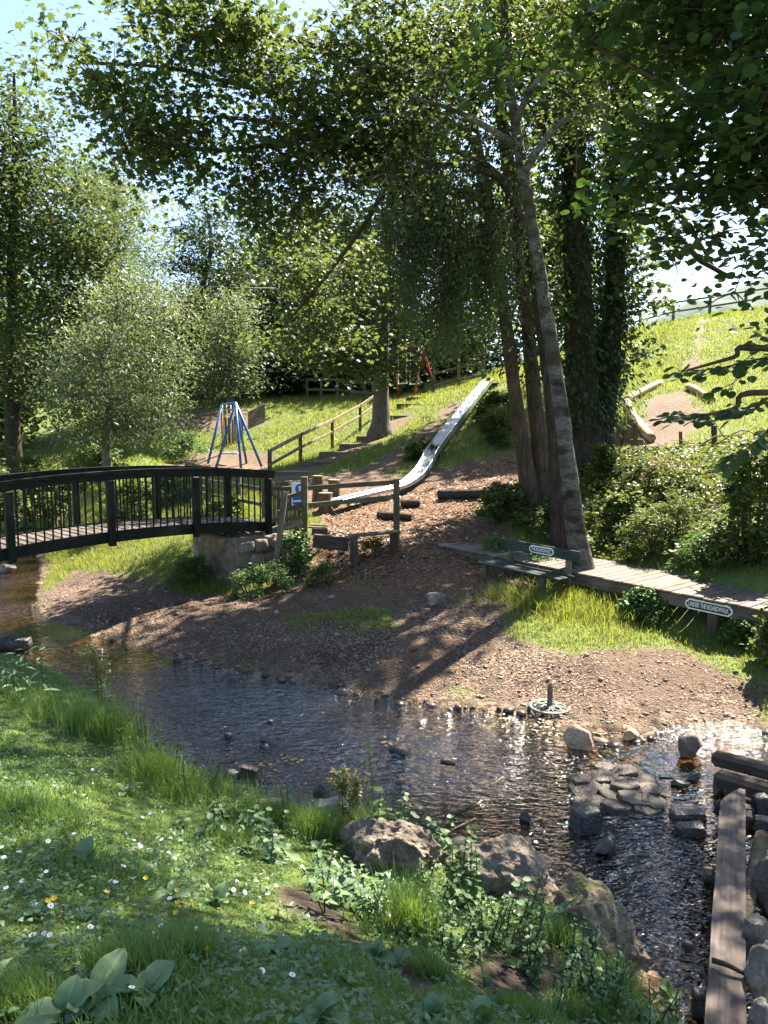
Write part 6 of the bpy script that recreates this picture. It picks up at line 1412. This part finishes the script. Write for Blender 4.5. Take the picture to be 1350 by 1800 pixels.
inb = ((x-W0.x)*wd.x+(y-W0.y)*wd.y); off_ = (x-W0.x)*wn_.x+(y-W0.y)*wn_.y; k = ~((off_ > -.05) & (off_ < 1.25) & (inb > 0)); x, y, off_ = x[k], y[k], off_[k]
clump = np.exp(-(((x-2.75)/.9)**2+((y-10.55)/.6)**2)); k = (off_ > 1.2) | (rng.uniform(0, 1, len(x)) < .95); x, y, clump = x[k], y[k], clump[k]
blades('long_grass', 'long grass around the leaning trunk and along the boardwalk', x, y, (.06+.12*clump+.13*vnoise(x*2, y*2, 95)**2)*rng.uniform(.5,1.2,len(x)), .0075, MT['hillgrass'], 'blade', .45)
cx_ = hit(1000, 1120); cx2 = hit(1075, 1130)
xx = np.concatenate([rng.normal(2.55, .50, 5200), rng.normal(3.15, .34, 1800)]); yy = np.concatenate([rng.normal(10.55, .30, 5200), rng.normal(10.15, .25, 1800)]); 
blades('grass_clump', 'thick bright grass clump at the foot of the leaning trunk', xx, yy, .25*rng.uniform(.35,1.2,len(xx)), .008, MT['hillgrass'], 'blade', .6)
x, y = scatter(-3.5, 1.5, 9, 13.5, 90000); g, b, p, r, s = zone_field(x, y); k = (rng.uniform(0,1,len(x)) < np.clip(g, 0, 1)) & inside(GRAVEL, x, y); x, y = x[k], y[k]
blades('gravel_grass', 'patchy low grass growing in the middle of the gravel', x, y, .05*rng.uniform(.4,1.3,len(x)), .012, MT['hillgrass'], 'blade', .8)
# ground cover leaves on the shaded right bank
x, y = scatter(2.0, 10, 10, 18, 26000); x, y = grass_pick(x, y, lambda x, y: .35+.65*vnoise(x*1.2, y*1.2, 97)); off_ = (x-W0.x)*wn_.x+(y-W0.y)*wn_.y; k = off_ > 1.35; x, y = x[k], y[k]
d, nr = rand_leaf_dirs(len(x), .2, .6); z = height(x, y)+rng.uniform(.03, .32, len(x))
tag(leaf_obj('bank_undergrowth', [leaf_arrays('oval', np.stack([x, y, z], 1), d, nr, .085*rng.uniform(.5,1.3,len(x)))], MT['under']), 'low leafy undergrowth on the bank behind the boardwalk', kind='stuff')

# ------------------------------------------------------------------ pebbles, bark chips and fallen leaves
ICO = [(0,-.526,.851),(0,.526,.851),(.851,0,.526),(-.851,0,.526),(.526,.851,0),(-.526,.851,0),(.526,-.851,0),(-.526,-.851,0),(.851,0,-.526),(-.851,0,-.526),(0,-.526,-.851),(0,.526,-.851)]
IF = [(0,2,1),(0,1,3),(1,2,4),(1,5,3),(1,4,5),(0,3,7),(0,6,2),(0,7,6),(2,6,8),(2,8,4),(3,5,9),(3,9,7),(4,11,5),(4,8,11),(5,11,9),(6,7,10),(6,10,8),(7,9,10),(8,10,11),(9,11,10)]
ICO = np.array(ICO); IF = np.array(IF)
def pebbles(name, label, x, y, r, dz=0.0, squash=.55, mat='pebble'):
    n = len(x); z = height(x, y)+r*.15+dz; a = rng.uniform(0, 6.28, n); sc = np.stack([r*rng.uniform(.8,1.5,n), r*rng.uniform(.7,1.1,n), r*squash*rng.uniform(.7,1.3,n)], 1)
    T = ICO[None]*(1+rng.normal(0, .12, (n, 12, 1)))*sc[:,None]; ca_, sa = np.cos(a)[:,None], np.sin(a)[:,None]
    V = np.stack([T[:,:,0]*ca_-T[:,:,1]*sa+x[:,None], T[:,:,0]*sa+T[:,:,1]*ca_+y[:,None], T[:,:,2]+z[:,None]], 2)
    o = link(name, np_mesh(name, V.reshape(-1,3), (IF[None]+(np.arange(n)*12)[:,None,None]).reshape(-1,3)), MT[mat]); return tag(o, label, kind='stuff')
x, y = scatter(-8, 6.5, 6.3, 14, 62000); g, b, p, r, s = zone_field(x, y); k = inside(GRAVEL, x, y) & (b < .5) & (rng.uniform(0,1,len(x)) < (1-g)*(.25+.75*np.exp(-np.maximum(-sdist(STREAM, x, y), 0)*.9))); x, y = x[k], y[k]
pebbles('gravel_pebbles', 'loose pebbles on the gravel shore', x, y, .0070*rng.lognormal(0, .55, len(x)))
x, y = scatter(-6, 4.2, 3.6, 10.5, 15000); k = sdist(STREAM, x, y) > .05; x, y = x[k], y[k]
pebbles('bed_stones', 'stones on the stream bed', x, y, .024*rng.lognormal(0, .5, len(x)), 0, mat='wet_pebble')
x, y = scatter(-5, 6, 7, 16, 42000); g, b, p, r, s = zone_field(x, y); k = (s < .3) & (rng.uniform(0,1,len(x)) < np.clip(.12+.5*b+.25*inside(GRAVEL, x, y), 0, 1)*(1-g*.9)); x, y = x[k], y[k]
d, nr = rand_leaf_dirs(len(x), 0, .85); tag(leaf_obj('fallen_leaves', [leaf_arrays('diamond', np.stack([x, y, height(x, y)+.008], 1), d, nr, .026*rng.uniform(.5,1.5,len(x)))], MT['litter']), 'fallen leaves and bark chips on the gravel and bark', kind='stuff')
x, y = scatter(-3, 7, 12, 24, 22000); g, b, p, r, s = zone_field(x, y); k = rng.uniform(0,1,len(x)) < b*.8; x, y = x[k], y[k]
d, nr = rand_leaf_dirs(len(x), 0, .8); tag(leaf_obj('bark_chips', [leaf_arrays('narrow', np.stack([x, y, height(x, y)+.012], 1), d, nr, .10*rng.uniform(.5,1.3,len(x)), .14)], MT['litter']), 'coarse bark chips around the slide foot', kind='stuff')
MT['floatleaf'] = leaf_mat('yellowed_leaf', [(.10,.07,.03),(.20,.15,.05),(.26,.24,.08),(.16,.20,.06)], trans=(.2,.18,.05), tw=.2)
# floating and stranded leaves on the water margin
P = [atz(px+random.gauss(0,18), py+random.gauss(0,7), .006) for px, py in [(880,1275)]*26+[(940,1280)]*26+[(760,1290)]*14+[(520,1340)]*16+[(480,1350)]*8+[(690,1310)]*14+[(1060,1285)]*20+[(620,1360)]*8]
d, nr = rand_leaf_dirs(len(P), 0, .97); tag(leaf_obj('floating_leaves', [leaf_arrays('oval', np.array([tuple(p) for p in P])+np.array([0,0,.008]), d*np.array([1,1,.1]), nr*np.array([.2,.2,1]), .036*rng.uniform(.4,1.4,len(P)))], MT['floatleaf']), 'yellowed leaves caught in the shallow water', kind='stuff')

# ------------------------------------------------------------------ daisies and buttercups
def flower_mesh(kind):
    bm = bmesh.new(); me = bpy.data.meshes.new(kind)
    def ring(r, z): return [bm.verts.new((r*math.cos(2*math.pi*i/8), r*math.sin(2*math.pi*i/8), z)) for i in range(8)]
    if kind == 'daisy':
        for k in range(12):
            a = 2*math.pi*k/12; c, s = math.cos(a), math.sin(a); f = lambda r, t, z: bm.verts.new((r*c-t*s, r*s+t*c, z))
            bm.faces.new((f(.003,-.0012,0), f(.009,-.0026,.0015), f(.0135,0,.001), f(.009,.0026,.0015), f(.003,.0012,0)))
        a, b = ring(.0034,.001), ring(.0020,.0035); bm.faces.new(b).material_index = 1
        for i in range(8): bm.faces.new((a[i], a[(i+1)%8], b[(i+1)%8], b[i])).material_index = 1
    else:
        for k in range(5):
            a = 2*math.pi*k/5; c, s = math.cos(a), math.sin(a); f = lambda r, t, z: bm.verts.new((r*c-t*s, r*s+t*c, z))
            bm.faces.new((f(.001,0,0), f(.007,-.006,.004), f(.012,-.003,.008), f(.012,.003,.008), f(.007,.006,.004)))
    st = 2 if kind == 'daisy' else 1
    v = [bm.verts.new((.0011*math.cos(a), .0011*math.sin(a), z)) for z in (-.05, -.001) for a in (0, 2.1, 4.2)]
    for i in range(3): bm.faces.new((v[i], v[(i+1)%3], v[3+(i+1)%3], v[3+i])).material_index = st
    bm.to_mesh(me); bm.free()
    for m_ in ((MT['white'], MT['yellow'], MT['bush']) if kind == 'daisy' else (MT['butter'], MT['bush'])): me.materials.append(m_)
    return me
MT['butter'] = plain_mat('buttercup_petal', (.75,.48,.02), .4, .4, var=.1)
dm, bmh = flower_mesh('daisy'), flower_mesh('buttercup')
DA = [(3,1508),(8,1527),(20,1504),(30,1510),(34,1518),(46,1536),(40,1561),(12,1584),(10,1612),(60,1608),(70,1567),(92,1567),(82,1549),(85,1490),(92,1504),(131,1485),(145,1455),(165,1447),(236,1492),(244,1497),(248,1504),(262,1508),(268,1507),(278,1490),(285,1494),(294,1503),(297,1515),(322,1522),(308,1527),
      (218,1543),(218,1552),(236,1555),(195,1570),(202,1568),(205,1573),(165,1559),(62,1609),(113,1611),(90,1614),(58,1663),(78,1661),(88,1666),(160,1655),(178,1674),(112,1667),(283,1643),(299,1604),(270,1661),(280,1667),(345,1657),(417,1566),(411,1580),(433,1570),(431,1587),(453,1574),(459,1553),(470,1577),(485,1571),(470,1592),(513,1608),(541,1631),(463,1644),(512,1716),(461,1731),(514,1731),(189,1722),(233,1772),(198,1747),
      (573,1474),(604,1492),(133,1360),(163,1363),(178,1357),(5,1235),(395,1550),(251,1449),(264,1449),(188,1506),(120,1600)]
for k, (px, py) in enumerate(DA):
    p = hit(px, py); o = bpy.data.objects.new('daisy', dm); COL.objects.link(o); o.location = p+Vector((0,0,random.uniform(.03,.055))); o.rotation_euler = (random.gauss(-.25,.3)+.5, random.gauss(0,.3), random.random()*6); o.scale = (random.uniform(.75,1.1),)*3
    tag(o, 'small white daisy flower standing in the lawn of the near bank', 'daisy', 'daisies in the near lawn')
BU = [(86,1620),(97,1618),(187,1602),(257,1568),(313,1631),(311,1640),(342,1614),(387,1638),(411,1649),(443,1611),(365,1700),(680,1653),(847,1645),(408,1442),(544,1437),(722,1519),(312,1607)]
for k, (px, py) in enumerate(BU):
    p = hit(px, py); o = bpy.data.objects.new('buttercup', bmh); COL.objects.link(o); o.location = p+Vector((0,0,random.uniform(.05,.10))); o.rotation_euler = (random.gauss(.3,.2), random.gauss(0,.2), random.random()*6)
    tag(o, 'small yellow buttercup flower standing in the lawn of the near bank', 'buttercup', 'buttercups in the near lawn')
